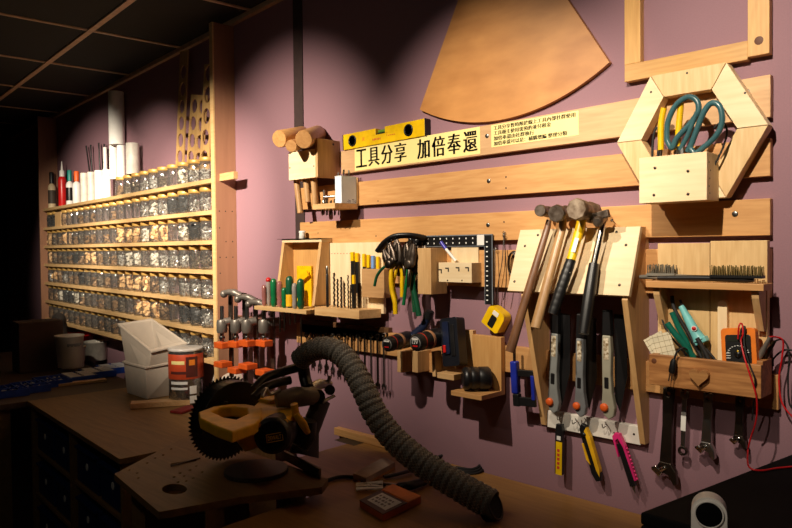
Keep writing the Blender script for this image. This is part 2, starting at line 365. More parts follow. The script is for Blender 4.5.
S, W_, T, D_, K, M_, E_ = 'silver', 'white', 'tan', 'dark', 'black', 'mix', 'empty'
ROWS = [[S, S, W_, E_, D_, S, S, D_, D_, M_],
        [S, S, K, K, S, W_, S, E_, E_, E_, M_, E_, E_, M_, E_, M_, E_, E_, M_, 0, K, K],
        [S, K, W_, E_, T, T, W_, T, T, T, E_, M_, E_, M_, M_, D_, M_, E_, T, M_, D_, T],
        [D_, D_, S, S, S, W_, E_, W_, W_, S, M_, D_, M_, T, T, M_, K, M_, D_, M_, D_, T],
        [S, S, S, E_, S, M_, T, T, T, T, E_, M_, D_, M_, D_, K, M_, M_, S, M_, T, S],
        [S, K, K, E_, M_, T, T, T, E_, D_, M_, D_, M_, E_, D_, M_, W_, K, K, W_, M_, M_],
        [S, D_, S, E_, M_, D_, M_, M_, D_, E_, M_, D_, M_, E_, D_, M_, M_, D_, M_, M_, D_, M_]]
first = True; kids = list(proto.children)
for ri, row in enumerate(ROWS):
    for ci, kd in enumerate(row):
        if kd == 0: continue
        if first: root = proto; first = False
        else:
            root = proto.copy(); COL.objects.link(root)
            for c in kids: cc = c.copy(); COL.objects.link(cc); cc.parent = root
        root.location = FA.pt(-.612 - .1135 * ci, SH[ri] + .0066, .052)
        root.rotation_euler = (0, 0, rnd.random() * 6)
        if kd != 'empty':
            c = fills[kd][(ci + ri) % 2].copy(); COL.objects.link(c); c.parent = root; c.location = (0, 0, 0)
        side = ORD[ci + 1]
        cont = ('of ' + FILLN[kd]) if FILLN[kd] else 'nearly empty'
        lev = 'top rack shelf' if ri == 0 else 'bottom rack shelf' if ri == 6 else ORD[ri + 1] + ' rack shelf down'
        tag(root, f"gold-lidded jar {cont}, {side} from the right on the {lev}", 'jar', f"gold-lidded jars on the {'top' if ri == 0 else 'bottom' if ri == 6 else ORD[ri + 1]} shelf of the rack")
o = MB(FA).box(-2.80, -2.66, SH[1] + .006, SH[1] + .1, .03, .09).build('wood_block', PINE_Z, None, .002)
tag(o, 'plain pale wood block standing between jars near the left end of the second shelf', 'block')

# ---- things standing on the top shelf
ST = SH[0] + .0066
def sbottle(px, wpx, ytop, m, label, kind='round', cat='bottle', cap=None, d=.05, name='bottle', lab=None):
    u = P(px, 200, d, FA)[0]; kx = ray(px, 200); t = (PW(px, 200, d, FA) - CC).dot(CW); r = wpx / 2 * t / F_PX
    ht = P(px, ytop, d, FA)[1] - ST
    root = thing(name, FA.pt(u, ST, d), label, cat)
    F = FA.at(u, ST, d)
    return root, F, r, ht
def bottle(px, wpx, ytop, body, cap, label, nozzle=False, band=None, group=None):
    root, F, r, h = sbottle(px, wpx, ytop, body, label)
    if group: root['group'] = group
    hb = h * .68
    MB(F).lathe([(r * .94, 0), (r, .005), (r, hb * .86), (r * .8, hb * .95), (r * .42, hb), (r * .42, hb + .006)], (0, 0, 0), n=22).build('bottle_body', body, root)
    if nozzle:
        MB(F).lathe([(r * .62, hb - .01), (r * .62, hb + .03), (r * .3, hb + .04), (r * .08, h)], (0, 0, 0), n=18).build('nozzle', cap, root)
    else: MB(F).lathe([(r * .6, hb + .002), (r * .62, h * .97), (r * .5, h)], (0, 0, 0), n=18).build('cap', cap, root)
    if band: MB(F).lathe([(r * 1.01, hb * .2), (r * 1.02, hb * .22), (r * 1.02, hb * .72), (r * 1.01, hb * .74)], (0, 0, 0), n=22).build('label_band', band, root)
    return root
bottle(52, 7, 172, mat('cream_plastic', (222, 200, 160), .5), BLACK, 'cream bottle with black cap and dark printed label, leftmost on top of the rack', band=mat('dark_label', (70, 60, 50), .6))
bottle(62.5, 7.5, 161, RED, WHITE, 'red glue bottle with long pointed white nozzle on top of the rack', nozzle=True)
bottle(70, 7, 170, WHITE, mat('teal_cap', (20, 130, 120), .4), 'white bottle with black label and teal cap beside the red glue bottle', band=BLACK)
bottle(77, 8, 171, WHITE, ORANGE, 'white squeeze bottle with small ochre cap right of the teal-capped bottle')
def roll(px, wpx, ytop, label, m=WPAP, z0=None, d=.05, group=None, core=True, name='paper_roll'):
    # z0: height above the shelf top at which the roll stands (on jar lids or on other rolls)
    root, F, r, h = sbottle(px, wpx, ytop, m, label, cat='roll', name=name, d=d)
    if group: root['group'] = group
    base_ = 0 if z0 is None else z0
    MB(F).lathe([(r * .98, base_), (r, base_ + .003), (r, h - .003), (r * .98, h), (r * .4, h), (r * .38, h - .004)], (0, 0, 0), n=24).build('sheet_roll', m, root)
    if core: MB(F).lathe([(r * .38, base_), (r * .4, h + .001), (r * .3, h + .001), (r * .28, h - .004), (.0001, h - .004)], (0, 0, 0), n=18).build('core', mat('cardboard', (170, 130, 90), .8), root)
    return root
roll(85, 8, 173, 'short white roll right of the ochre-capped squeeze bottle', mat('ivory_tube', (226, 214, 200), .5))
roll(92, 8, 172, 'short white roll standing between two others in front of the black brushes', mat('ivory_tube', (226, 214, 200), .5))
roll(100, 9.5, 170.5, 'short fat white roll standing left of the tall white roll stack', WPAP)
roll(107.5, 8, 169.5, 'short white roll at the foot of the tall rolls', WPAP, d=.06)
roll(106, 3.6, 147, 'thin tall white tube standing left of the paper rolls', WPAP, d=.025, core=False, name='tube')
roll(118, 15, 91, 'tallest white paper roll standing on two shorter rolls above the rack', WPAP, d=.05, z0=P(118, 144.5, .05, FA)[1] - ST)
roll(114.5, 8.2, 145.2, 'white paper roll directly below the tallest roll, on its left', WPAP, d=.05, z0=.1032)
roll(122, 8.2, 145.2, 'white paper roll directly below the tallest roll, on its right', WPAP, d=.05, z0=.1032)
roll(133.5, 13, 143, 'broad white roll standing on jar lids right of the tallest roll', mat('grey_white_tube', (206, 200, 190), .5), d=.055, z0=.1032)
# brushes
for k, (px, yt, x2, lb) in enumerate([(91, 151, 93, 'thin black brush leaning left above the short white rolls'), (87, 152, 92, 'second thin black brush crossing behind the short white rolls'), (99, 149, 101, 'thick black brush standing upright left of the thin white tube'), (104, 150, 101.5, 'black brush leaning right beside the thin white tube')]):
    root = thing('paint_brush', PW(x2, 185, .02, FA), lb, 'brush')
    a = P3(x2, 190, .022, FA); b = P3(px, yt, .022, FA)
    MB(FA).tube([a, b], [.006, .004], 8).build('handle', BLACK, root)
    c = P3(px + (px - x2) * .15, yt - 6, .022, FA); MB(FA).tube([b, c], [.007, .009], 8, flat=.5).build('bristles', RUB, root)
# punched plywood strips
PLYS = wood('punched_ply', (206, 166, 108), (180, 140, 86), 'Z')
def strip(pxb, pxt, yb, yt, w, cols, rhole, step, label, d=.035):
    a = V(P(pxb, yb, d, FA)); b = V(P(pxt, yt, d, FA)); L = (b - a).length; ang = math.atan2(b.y - a.y, b.x - a.x) - PI / 2
    F = FA.at(a.x, a.y, d, ang); holes = []
    y = .05
    while y < L - .03:
        for c in range(cols):
            x = (c - (cols - 1) / 2) * (w / cols); holes.append(circ(x, y + (step / 2 if c % 2 and False else 0), rhole, 18))
        y += step
    o = MB(F).prism([(-w / 2, 0), (w / 2, 0), (w / 2, L), (-w / 2, L)], 0, .006, holes).build('punched_strip', PLYS)
    return tag(o, label, 'wood strip', 'punched plywood strips on the rack')
strip(180.5, 185, 168, 51, .085, 1, .031, .077, 'tall narrow plywood strip with one column of round holes, left of the others')
strip(195, 200, 170, 95, .16, 2, .031, .077, 'short wide plywood strip with two columns of round holes')
strip(205, 210, 170, 64, .088, 1, .034, .09, 'tall plywood strip with large holes partly behind the right post of the rack', .045)

# ================================================================== WALL BOARDS
def board(z0, z1, u0, u1, label, m=PINE_X, d1=.018):
    root = thing('wall_board', FB.pt((u0 + u1) / 2, z0, 0), label, 'board'); MB().box(u0, u1, z0, z1, 0, d1).build('plank', m, root, .0012); return root
UR = -.4545
B1W = (wood('pine_board', (212, 172, 126), (184, 142, 98), 'X', sc=.8))
uL = P(341, 160, .018)[0]; b1 = thing('wall_board', FB.pt((uL + UR) / 2, 1.713, 0), 'top long wall board carrying the two printed yellow labels', 'board')
MB().prism([(uL, 1.713), (UR, 1.7235), (UR, 1.811), (uL, 1.790)], 0, .018).build('plank', B1W, b1, .0012)
F1 = FB.at(uL, 1.713, 0, math.atan2(.0135, UR - uL)); F1L = lambda x, y, d: F1.loc(PW(x, y, d))[:2]
b2 = board(1.602, 1.6805, P(303, 200)[0], UR, 'second long wall board down, bare wood with a bolt in its middle', ORW_X)
b3 = board(1.479, 1.556, P(300, 230, .018)[0], UR, 'third long wall board down, just above the hammers', ORW_X)
z4a, z4b = P(500, 287)[1], P(500, 250)[1]
b4 = board(z4a, z4b, P(318, 300)[0], UR, 'fourth long wall board down, hidden behind the tool boxes', ORW_X)
z5a, z5b = P(380, 353)[1], P(380, 331)[1]
b5 = board(z5a, z5b, P(300, 300)[0], P(781, 390)[0], 'lowest long wall board, behind the drills and the hanging wrenches', ORW_X)
for b, x, y in ((b1, 487, 136), (b2, 488.7, 181), (b3, 488, 225), (b3, 735, 214), (b1, 747, 92)):
    a = P(x, y, .018); screw(FB, a[0], a[1], .018, b, .0065, name='bolt')
for b, x, y in ((b2, 506, 177), (b2, 506, 188), (b3, 504, 222), (b3, 504, 234), (b3, 376, 236), (b3, 318, 233), (b2, 378, 201)):
    a = P(x, y, .018); MB().lathe([(.0025, 0), (0, .0006)], (a[0], a[1], .018), (0, 0, 1), 10).build('screw_hole', INK, b)
n_ = P3(615, 223, .018); o = MB().cyl(n_, (n_[0] + .003, n_[1] + .006, .04), .0012, n=8).lathe([(.0035, 0), (.0035, .001), (0, .001)], (n_[0] + .003, n_[1] + .006, .04), (0, .3, 1), 10).build('nail', DSTEEL); tag(o, 'single nail standing out of the third board right of the hammer heads', 'nail')
# labels on board 1
def sticker(par, x0, y0, x1, y1, name):
    a = F1L(x0, y0, .0182); b = F1L(x1, y1, .0182)
    o = MB(F1).box(a[0], b[0], a[1], b[1], .018, .0186).build(name, CREAM, par); return a, b, o
a, b, st = sticker(b1, 355, 171, 480, 126.5, 'printed_label')
w = b[0] - a[0]; hh = b[1] - a[1]
chars = '工具分享 加倍奉還'; cw = w / 8.75; x = a[0] + .05 * cw
for ch in chars:
    if ch == ' ': x += cw * .62; continue
    text(ch, F1, x + cw * .05, a[1] + hh * .12, .0188, cw * .88, hh * .78, INK, st, 'character', heavy=.075); x += cw
a, b, st = sticker(b1, 491.5, 147.5, 578.5, 110.5, 'printed_label')
w = b[0] - a[0]; hh = b[1] - a[1]
for i, (ln, n) in enumerate([('工具分享暫時限於線上工具內部社群使用', 18), ('工具種主使用需預約並付租金', 13), ('加倍奉還由社群執行', 9.3), ('加倍奉還可以是：補購增編 整理分類', 16.3)]):
    text(ln, F1, a[0] + w * .03, b[1] - hh * (.05 + .235 * i + .19), .0188, w * .94 * n / 18, hh * .195, INK, st, 'text_line', heavy=.09)
# ---------------------------------------------------------- spirit level
F2 = FB.at(uL, 1.7903, 0, math.atan2(.021, UR - uL)); F2L = lambda x, y, d: F2.loc(PW(x, y, d))[:2]
a, b = F2L(343.5, 146, .024), F2L(424.5, 120, .024); z0 = .0004; z1 = z0 + .0515
lv = thing('spirit_level', F2.pt((a[0] + b[0]) / 2, z0, .012), 'yellow spirit level standing on the left end of the top wall board', 'level')
xv = [F2L(352.5, 138, .024)[0], F2L(408.5, 127, .024)[0]]; xm = F2L(380, 129, .024)[0]; zc = (z0 + z1) / 2
out = [(a[0], z0), (b[0], z0), (b[0], z1), (xm + .021, z1), (xm + .021, z1 - .02), (xm - .021, z1 - .02), (xm - .021, z1), (a[0], z1)]
MB(F2).prism(out, .002, .024, [circ(x, zc, .016, 24) for x in xv]).build('level_body', YEL, lv, .001)
for x in xv:
    v = MB(F2).lathe([(.0185, .0), (.0185, .003), (.014, .0035), (.014, .0)], (x, zc, .0235), (0, 0, 1), 28).build('vial_ring', BLACK, lv)
    MB(F2).box(x - .017, x + .017, zc - .017, zc + .017, .008, .014).build('vial_back', mat('vial_green', (40, 66, 40), .3), v)
    MB(F2).tube([(x - .009, zc - .008, .019), (x + .009, zc + .008, .019)], .0045, 10).build('vial', mat('vial_fluid', (110, 150, 60), .1), v)
v = MB(F2).box(xm - .02, xm + .02, z1 - .02, z1 - .017, .003, .023).build('vial_cradle', BLACK, lv); MB(F2).tube([(xm - .016, z1 - .010, .012), (xm + .016, z1 - .010, .012)], .0055, 12).build('vial', mat('vial_fluid', (110, 150, 60), .1), v)
MB(F2).box(b[0], b[0] + .004, z0, z1, .002, .0245).build('end_cap', BLACK, lv); MB(F2).box(a[0] - .003, a[0], z0, z1, .002, .0245).build('end_cap', BLACK, lv)
m = MB(F2)
for k in range(6): m.box(xm - .035 + k * .0065, xm - .0315 + k * .0065, zc - .012, zc - .006, .024, .0244)
m.box(xm + .03, xm + .0312, zc - .006, zc + .008, .024, .0244)
for k in range(4): m.box(xm + .036 + k * .008, xm + .042 + k * .008, zc - .005, zc - .003, .024, .0244)
m.build('printed_marks', REDINK, lv); text('米', F2, xv[0] + .045, zc - .008, .0243, .014, .014, mat('orange_ink', (230, 110, 30), .6), lv, 'emblem')
# ---------------------------------------------------------- plywood sector and frame
ap = (-1.145, 2.43); pts = []
lo = math.atan2(1.879 - 2.43, -1.434 + 1.145); hi = math.atan2(1.902 - 2.43, -.812 + 1.145)
pts = [(ap[0] + .621 * math.cos(lo + (hi - lo) * i / 40), ap[1] + .621 * math.sin(lo + (hi - lo) * i / 40)) for i in range(41)]
top = [(ap[0] + .06 * math.cos(hi), ap[1] + .06 * math.sin(hi)), (ap[0] + .06 * math.cos(lo), ap[1] + .06 * math.sin(lo))]
o = MB().prism(pts + top, .0, .014).build('plywood_sector', SECT, None, .001); tag(o, 'large fan-shaped plywood panel hung on the wall above the boards', 'panel')
fx0, fx1, fz0 = -.772, -.456, 1.849; fz1 = fz0 + .37
fr_ = thing('picture_frame', FB.pt((fx0 + fx1) / 2, fz0, 0), 'empty square wooden frame hung high on the wall above the hexagon', 'frame')
FM = wood('frame_pine_z', (218, 172, 104), (190, 140, 78), 'Z'); FMX = wood('frame_pine_x', (218, 172, 104), (190, 140, 78), 'X')
MB().box(fx0, fx0 + .039, fz0 + .04, fz1, 0, .02).build('frame_bar', FM, fr_, .001); MB().box(fx1 - .042, fx1, fz0 + .005, fz1, 0, .021).build('frame_bar', FM, fr_, .001)
MB().box(fx0, fx1 - .042, fz0, fz0 + .04, 0, .02).build('frame_bar', FMX, fr_, .001); MB().box(fx0 + .039, fx1 - .042, fz1 - .04, fz1, 0, .02).build('frame_bar', FMX, fr_, .001)
MB().lathe([(.009, 0), (.006, .0005), (0, .0005)], (fx1 - .02, fz0 + .035, .021), (0, 0, 1), 14).build('knot', mat('knot', (96, 52, 24), .6), fr_)
# ---------------------------------------------------------- hexagon
hc = (-.613, 1.7025); R = .1635; Ri = .104
hx = thing('hexagon_holder', FB.pt(hc[0], hc[1] - R, 0), 'hexagonal wooden ring with a small box, holding scissors, at the boards right end', 'holder')
HM = [PALE_X, wood('hex_wood', (232, 200, 150), (206, 168, 112), 'Z')]
for k in range(6):
    a0, a1 = math.radians(60 * k), math.radians(60 * k + 60)
    q = [(hc[0] + r * math.cos(a), hc[1] + r * math.sin(a)) for r, a in ((R, a0 + .004), (R, a1 - .004), (Ri, a1 - .006), (Ri, a0 + .006))]
    MB().prism(q, .0182, .05).build('ring_bar', HM[k % 2], hx, .001)
for x, y in ((745, 93), (651, 92), (687, 73)):
    a = P(x, y, .05); MB().lathe([(.0025, 0), (0, .0005)], (a[0], a[1], .05), (0, 0, 1), 10).build('screw_hole', INK, hx)
bd = .118; x0, zt = P(639, 157, bd); x1 = P(706.8, 152, bd)[0]; zb = P(639, 203.6, bd)[1]; zt = P(680, 154, bd)[1]
MB().box(x0, x1, zb, zt, bd - .01, bd).build('box_front', PALE_X, hx, .0012)
MB().box(x1 - .01, x1, zb + .0005, zt - .0005, .05, bd - .01).build('box_side', PALE_Z, hx, .001); MB().box(x0, x0 + .01, zb, zt - .0005, .05, bd - .01).build('box_side', PALE_Z, hx, .001)
MB().box(x0 + .01, x1 - .01, zb, zb + .01, .05, bd - .01).build('box_bottom', PINE_X, hx)
for x, y in ((654, 195), (688, 194), (655, 168), (688, 171)):
    a = P(x, y, bd); screw(FB, a[0], a[1], bd, hx, .0032, DSTEEL)
for x, y in ((710, 162), (710, 170), (711, 178), (710, 186), (709, 193)):
    a = P(x, y, .105); MB().lathe([(.002, 0), (0, .0005)], (x1, a[1], .105 - (y % 3) * .004), (1, 0, 0), 8).build('side_hole', INK, hx)
# scissors and yellow tools inside
sc_ = thing('scissors', PW(693, 200, .085), 'scissors with two large teal loop handles standing in the hexagon box', 'scissors')
lp = lambda pts, r, m, nm, par, d: MB().tube(spline([P3(x, y, d) for x, y in pts] + [P3(*pts[0], d)], 5)[:-1], r, 10, True).build(nm, m, par)
lp([(667, 140), (668, 122), (676, 105), (688, 97), (697, 101), (698, 112), (688, 126), (677, 138), (672, 148)], .0062, TEAL, 'handle_loop', sc_, .088)
lp([(690, 148), (696, 132), (704, 112), (712, 103), (720, 107), (722, 122), (716, 136), (704, 147), (695, 153)], .0062, TEAL, 'handle_loop', sc_, .096)
MB().tube([P3(697, 112, .09), P3(688, 135, .09), P3(680, 150, .09)], .0055, 8).build('shank', TEAL, sc_); MB().tube([P3(699, 125, .094), P3(693, 140, .094), P3(687, 152, .094)], .0055, 8).build('shank', TEAL, sc_)
MB().tube([P3(680, 146, .092), P3(684, 180, .092)], [.009, .002], 8, flat=.3).build('blade', STEEL, sc_)
for pts, lb in (([(659, 178), (661, 150), (661, 125), (664, 108)], 'yellow handled tool at the left inside the hexagon box'), ([(674, 178), (677, 150), (679, 125), (681, 103)], 'yellow handled tool behind the scissors inside the hexagon box')):
    root = thing('yellow_pliers', PW(*pts[0], .075), lb, 'tool'); q = [P3(x, y, .078) for x, y in pts]
    MB().tube(spline(q[1:], 4), .0068, 10).build('handle', YEL, root); MB().tube([q[0], q[1]], .004, 8).build('jaw', DSTEEL, root)
MBo = MB().tube(spline([P3(x, y, .06) for x, y in [(652, 165), (653, 140), (656, 128), (659, 135), (657, 165)]], 5), .0028, 8).build('cable_tie', RUB); tag(MBo, 'thin black wire loop left of the yellow tools in the hexagon box', 'wire')
MBo = MB().tube(spline([P3(x, y, .07) for x, y in [(712, 170), (722, 150), (727, 132), (722, 122), (714, 128)]], 5), .0022, 8).build('cable_tie', RUB); tag(MBo, 'thin dark wire curling out at the right of the teal scissors', 'wire')
# ---------------------------------------------------------- mallet box
md = .10; x0, zt = P(288.5, 153, md); x1 = P(340, 150, 0)[0]; zb = P(289, 180.5, md)[1]; zs = P(317.5, 138, md)[1]
mb = thing('mallet_box', FB.pt((x0 + x1) / 2, zb, 0), 'pale wooden box on the wall holding three wooden mallets', 'box')
MB().box(x0, x1 - .012, zb, zt, md - .012, md).build('box_front', PALE_X, mb, .001); MB().box(x1 - .012, x1, zb, zs, 0.0, md).build('box_side', PINE_Z, mb, .001)
MB().box(x0, x0 + .012, zb, zt, 0, md - .012).build('box_side', PINE_Z, mb, .001); MB().box(x0 - .02, x1 - .012, zt - .02, zt + .005, 0, .015).build('back_bar', PINE_X, mb)
for x, y in ((290, 168), (314, 166)): a = P(x, y, md); screw(FB, a[0], a[1], md, mb, .003, DSTEEL)
a = P(330, 147, 0); MB().lathe([(.004, 0), (0, .001)], (x1, zs - .014, .03), (1, 0, 0), 10).build('screw_hole', INK, mb)
for i, (fx, fy, r, bx, by, hx0, hy0, hx1, hy1, lb) in enumerate([
        (279, 139, .030, 303, 134.5, 293, 150, 300.5, 213, 'large wooden mallet with round head, leftmost in the pale box'),
        (291, 146, .0205, 308, 142, 304, 154, 308, 202, 'smallest wooden mallet, middle of the three in the pale box'),
        (303.5, 139.5, .030, 318, 134, 312, 150, 315.5, 206, 'large wooden mallet, rightmost of the three in the pale box')]):
    d0 = (.150, .165, .150)[i]; F0_ = PW(fx, fy, d0); B0_ = PW(bx, by, .015)
    root = thing('wooden_mallet', PW(hx1, hy1, .06), lb, 'mallet', 'wooden mallets in the box')
    MB().lathe([(r * .93, 0), (r, .004), (r, (F0_ - B0_).length - .004), (r * .93, (F0_ - B0_).length)], FB.loc(F0_), FB.loc(B0_ - F0_), 28).build('mallet_head', MALLET, root)
    MB().tube([P3(hx0, hy0, .07), P3(hx1, hy1, .07)], [rr(300, 7, .07), rr(300, 6, .07)], 12).build('mallet_handle', ASH, root)
# bit shelf with pale card box
sd = .12; x0, zf = P(312.5, 204.5, sd); x1 = P(362, 205)[0]; zb = P(320, 209.3, sd)[1]
bs = thing('bit_shelf', FB.pt((x0 + x1) / 2, zb, 0), 'small wooden shelf under the mallets holding driver bits', 'shelf')
MB().box(x0, x1, zb, zf, .018, sd).build('shelf_board', PINE_X, bs, .001); MB().box(x1 - .03, x1 + .004, zf, P(362, 177, .02)[1], 0.0185, .024).build('back_board', PINE_Z, bs, .001)
cd = thing('card_box', FB.pt(x1 - .03, zf, .07), 'small pale blue-white card box at the right end of the bit shelf', 'box')
zc1 = P(359, 176, .03)[1]
MB().box(x1 - .032, x1 - .0005, zf + .0005, zc1 - .002, .0245, .090).build('card_body', LBLUE, cd, .001); MB().box(x1 - .0335, x1 - .0008, zc1 - .002, zc1 - .0005, .024, .091).build('card_rim', WPAP, cd)
text('-in To', Fr(FB.pt(x1 - .0002, zf, .088), (0, 1, 0), (0, 0, 1), (1, 0, 0)), .022, .003, .0, .04, .012, mat('blue_ink', (60, 90, 140), .6), cd)
r2 = random.Random(3)
for k in range(7):
    u = x1 - .027 + (k % 3) * .009; dd = .034 + k * .0075
    o = MB().cyl((u, zc1 - .0002, dd), (u, zc1 + .012 + .004 * (k % 3), dd), .0028, n=6).build('driver_bit', DSTEEL if k % 2 else STEEL); tag(o, f'small steel driver bit on the pale card box, {ORD[k + 1]} counted from its front edge', 'bit', 'driver bits on the pale card box')
for k in range(9):
    u = x0 + .008 + k * .0072; dd = .05 + (k % 3) * .022; o = MB().cyl((u, zb - .018, dd), (u, zf + .012 + .006 * (k % 2), dd), .0024, n=6).build('driver_bit', DSTEEL if k % 3 else STEEL); tag(o, f'small steel driver bit hanging through the bit shelf, {ORD[k + 1]} from the left', 'bit', 'driver bits in the bit shelf')
sk = thing('socket_handle', PW(324, 203, .09), 'small silver T-shaped driver standing at the left of the bit shelf', 'tool')
MB().tube([P3(324, 208, .09), P3(324, 190, .09)], .0035, 8).lathe([(.006, 0), (.006, .01), (.003, .012)], P3(324, 203, .09), (0, 1, 0), 10).build('shaft', STEEL, sk); MB().tube([P3(324, 197, .09), P3(338, 196, .07)], .004, 8).build('cross_handle', STEEL, sk)

# ---------------------------------------------------------- screwdriver rack
xr = P(336, 241, 0)[0]; d0, d1 = .065, .10; zt = P(321.6, 242, d0)[1]; zbt = P(314, 306, d1)[1]; xl = P(282, 246, d0)[0]
sr = thing('screwdriver_rack', FB.pt((xl + xr) / 2, zbt, 0), 'pale wooden box frame with a pierced shelf holding screwdrivers', 'rack')
def sidep(x0, x1, m=PINE_Z):
    q = [(0, zbt), (d1, zbt), (d0, zt), (0, zt)]
    mm = MB(Fr((0, 0, 0), (0, -1, 0), (0, 0, 1), (-1, 0, 0))); mm.prism(q, -x1, -x0); return mm.build('side_board', m, sr, .001)
sidep(xr - .014, xr, PANEL if False else PINE_Z); sidep(xl, xl + .014)
MB().box(xl, xr, zt, zt + .012, 0, d0).build('top_board', PALE_X, sr, .001); MB().box(xl + .014, xr - .014, zbt, zt, .0185, .024).build('back_board', ORW_Z, sr)
xs0 = P(254, 308, .135)[0]; zs_t = P(275, 307.5, .135)[1]; zs_b = zs_t - .014
MB().box(xs0, xr + .0, zs_b, zs_t, 0.024, .135).build('pierced_shelf', SHELFW, sr, .001)
o = MB().box(xl - .02, xr + .002, zt + .0122, zt + .0134, .01, d0 + .006).build('steel_sheet', DSTEEL); tag(o, 'thin dark steel sheet lying on top of the screwdriver rack', 'sheet')
wc = thing('small_bottle', FB.pt(P(302.5, 240, .04)[0], zt + .0135, .04), 'tiny white capped pot standing on the screwdriver rack', 'bottle'); a = P(302.5, 240, .04)[0]
MB().lathe([(.011, 0), (.0125, .001), (.0115, .020)], (a, zt + .0136, .04), n=18).build('pot_body', WHITE, wc); MB().lathe([(.0125, .0206), (.0125, .026), (.011, .028), (0, .028)], (a, zt + .0136, .04), n=18).build('pot_lid', WHITE, wc)
yh = thing('yellow_holder', PW(304, 303, .05), 'yellow plastic angle guide standing inside the screwdriver rack', 'tool')
a = P(297, 303, .034); b = P(311, 266, .034); MB().box(a[0], b[0], zs_t + .0005, b[1], .026, .034).build('plate', YEL, yh, .001)
MB().bar(P3(299, 281, .045), P3(308, 273, .045), .02, .006, (0, 0, 1)).build('slanted_arm', YEL, yh)
def sdriver(px, yt, yb, wpx, m, label, ball_=None, tip=14, m2=None, d=.115, two=False):
    root = thing('screwdriver', PW(px, yb, d), label, 'screwdriver', 'screwdrivers in the pierced shelf')
    a, _ = P(px, yt, d); zt_, zb_ = P(px, yt, d)[1], zs_t + .0005; L = zt_ - zb_; r = rr(px, wpx * 1.22, d)
    pr = [(r * .55, 0), (r * .9, L * .08), (r, L * .2), (r * .82, L * .32), (r, L * .45), (r, L * .85), (r * .8, L * .96), (r * .3, L)]
    MB().lathe(pr, (a, zb_, d), n=12).build('handle', m, root)
    if ball_: MB().ball((a, zt_ - .004, d), r * 1.15).build('end_ball', ball_, root)
    if m2: MB().lathe([(r * 1.02, L * .05), (r * 1.05, L * .1), (r * 1.05, L * .38), (r * 1.02, L * .42)], (a, zb_, d), n=12).build('collar', m2, root)
    MB().cyl((a, zb_, d), (a, zs_b - .002 * tip - .012, d), .0028, n=8).build('shaft', DSTEEL, root)
sdriver(264, 285, 306, 4, CLRRED, 'clear reddish screwdriver, leftmost in the row', tip=10)
sdriver(268.5, 279, 306, 4, CLRGR, 'screwdriver with a bright red ball end second from the left', RED, tip=5, d=.10)
sdriver(273.5, 278.5, 306, 5.4, GREEN, 'bright green screwdriver third from the left beside the red one', tip=22, d=.12)
sdriver(279.5, 281, 306, 5, CLRRED, 'clear pinkish screwdriver fourth from the left between green ones', tip=32, d=.11)
sdriver(284, 287.5, 306.5, 4.4, GREEN, 'short green screwdriver in the middle of the row', tip=26, d=.125)
sdriver(289.5, 276, 306.5, 6.5, DGREEN, 'thick green screwdriver with a yellow collar', tip=16, m2=YELD, d=.11)
sdriver(294.5, 283, 306.5, 4.6, CLRGR, 'clear grey screwdriver next to the thick green one', tip=12, d=.125)
sdriver(300.5, 278.5, 307, 6.2, DGREEN, 'dark green screwdriver at the right end of the row', tip=46, d=.115)
# ---------------------------------------------------------- drill bit block and back board
xb0, xb1 = P(337, 290)[0], P(390, 290)[0]
bb = thing('tool_backboard', FB.pt((xb0 + xb1) / 2, P(360, 312, .03)[1], .02), 'pale backboard with a drill bit shelf and a hanging wooden pocket', 'board')
zbt4 = P(360, 312, .03)[1]; MB().box(xb0, xb1, zbt4, P(360, 242.5, .03)[1], .0185, .03).build('back_board', PALE_Z, bb, .001)
a = P(314.5, 306.5, .11); b = P(359, 318.5, .11); zsh = P(337, 308.5, .11)[1]
mm = MB(Fr((0, 0, 0), (1, 0, 0), (0, 1, 0), (0, 0, 1))); xq = P(380, 312, .035)[0]
mm.prism([(a[0], -.11), (b[0], -.11), (xq, -.032), (xq, -.0305), (xb0 + .002, -.0305), (a[0] + .005, -.0305)], zsh - .028, zsh); mm.build('bit_shelf', PINE_X, bb, .001)
mk = MB()
for k in range(9): u = xb0 + .008 + k * .0155; z = P(345, 254, .03)[1]; mk.box(u, u + .004, z, z + .003, .03, .0304)
mk.build('red_marks', REDINK, bb)
pk = .058; pa = P(361.5, 266.5, pk); pb_ = P(388, 298, pk); pz1 = P(375, 269, pk)[1]; pz0 = P(362, 297, pk)[1]; x0, x1 = pa[0], P(384, 280, pk)[0]
pkx = MB().box(x0, x1, pz0, pz1, .048, pk).box(x0, x0 + .008, pz0, pz1, .0305, .048).box(x1 - .008, x1, pz0, pz1, .0305, .048).build('pocket', wood('pocket_wood', (202, 158, 108), (178, 134, 88), 'X'), bb, .001)
for k, (px, yt, L_) in enumerate([(334, 273, 1), (337.5, 279, 1), (341, 277, 1), (344.5, 283, 1), (348, 275, 1), (350.5, 285, 1)]):
    d = .07 + .012 * (k % 3); z1 = P(px, yt, d)[1]; a_ = P(px, yt, d)[0]; r = .0035 - .0003 * k
    root = thing('drill_bit', (a_, -d, zsh), f'twist drill bit standing upright, {ORD[k + 1]} from the left in the drill bit shelf', 'drill bit', 'twist drill bits in the shelf'); 
    pts = [(a_ + r * .5 * math.cos(t * 1.9), zsh - .01 + (z1 - zsh + .01) * t / 24, d + r * .5 * math.sin(t * 1.9)) for t in range(25)]
    MB().tube(pts, r, 6).build('flutes', DSTEEL, root); MB().cyl((a_, zsh - .03, d), (a_, zsh + .012, d), r, n=8).build('shank', STEEL, root)
pn = thing('pen_driver', PW(327.5, 304, .09), 'slim black pen-shaped driver left of the drill bits', 'tool'); a_ = P(327.5, 300, .09)[0]; z1 = P(327, 266, .09)[1]
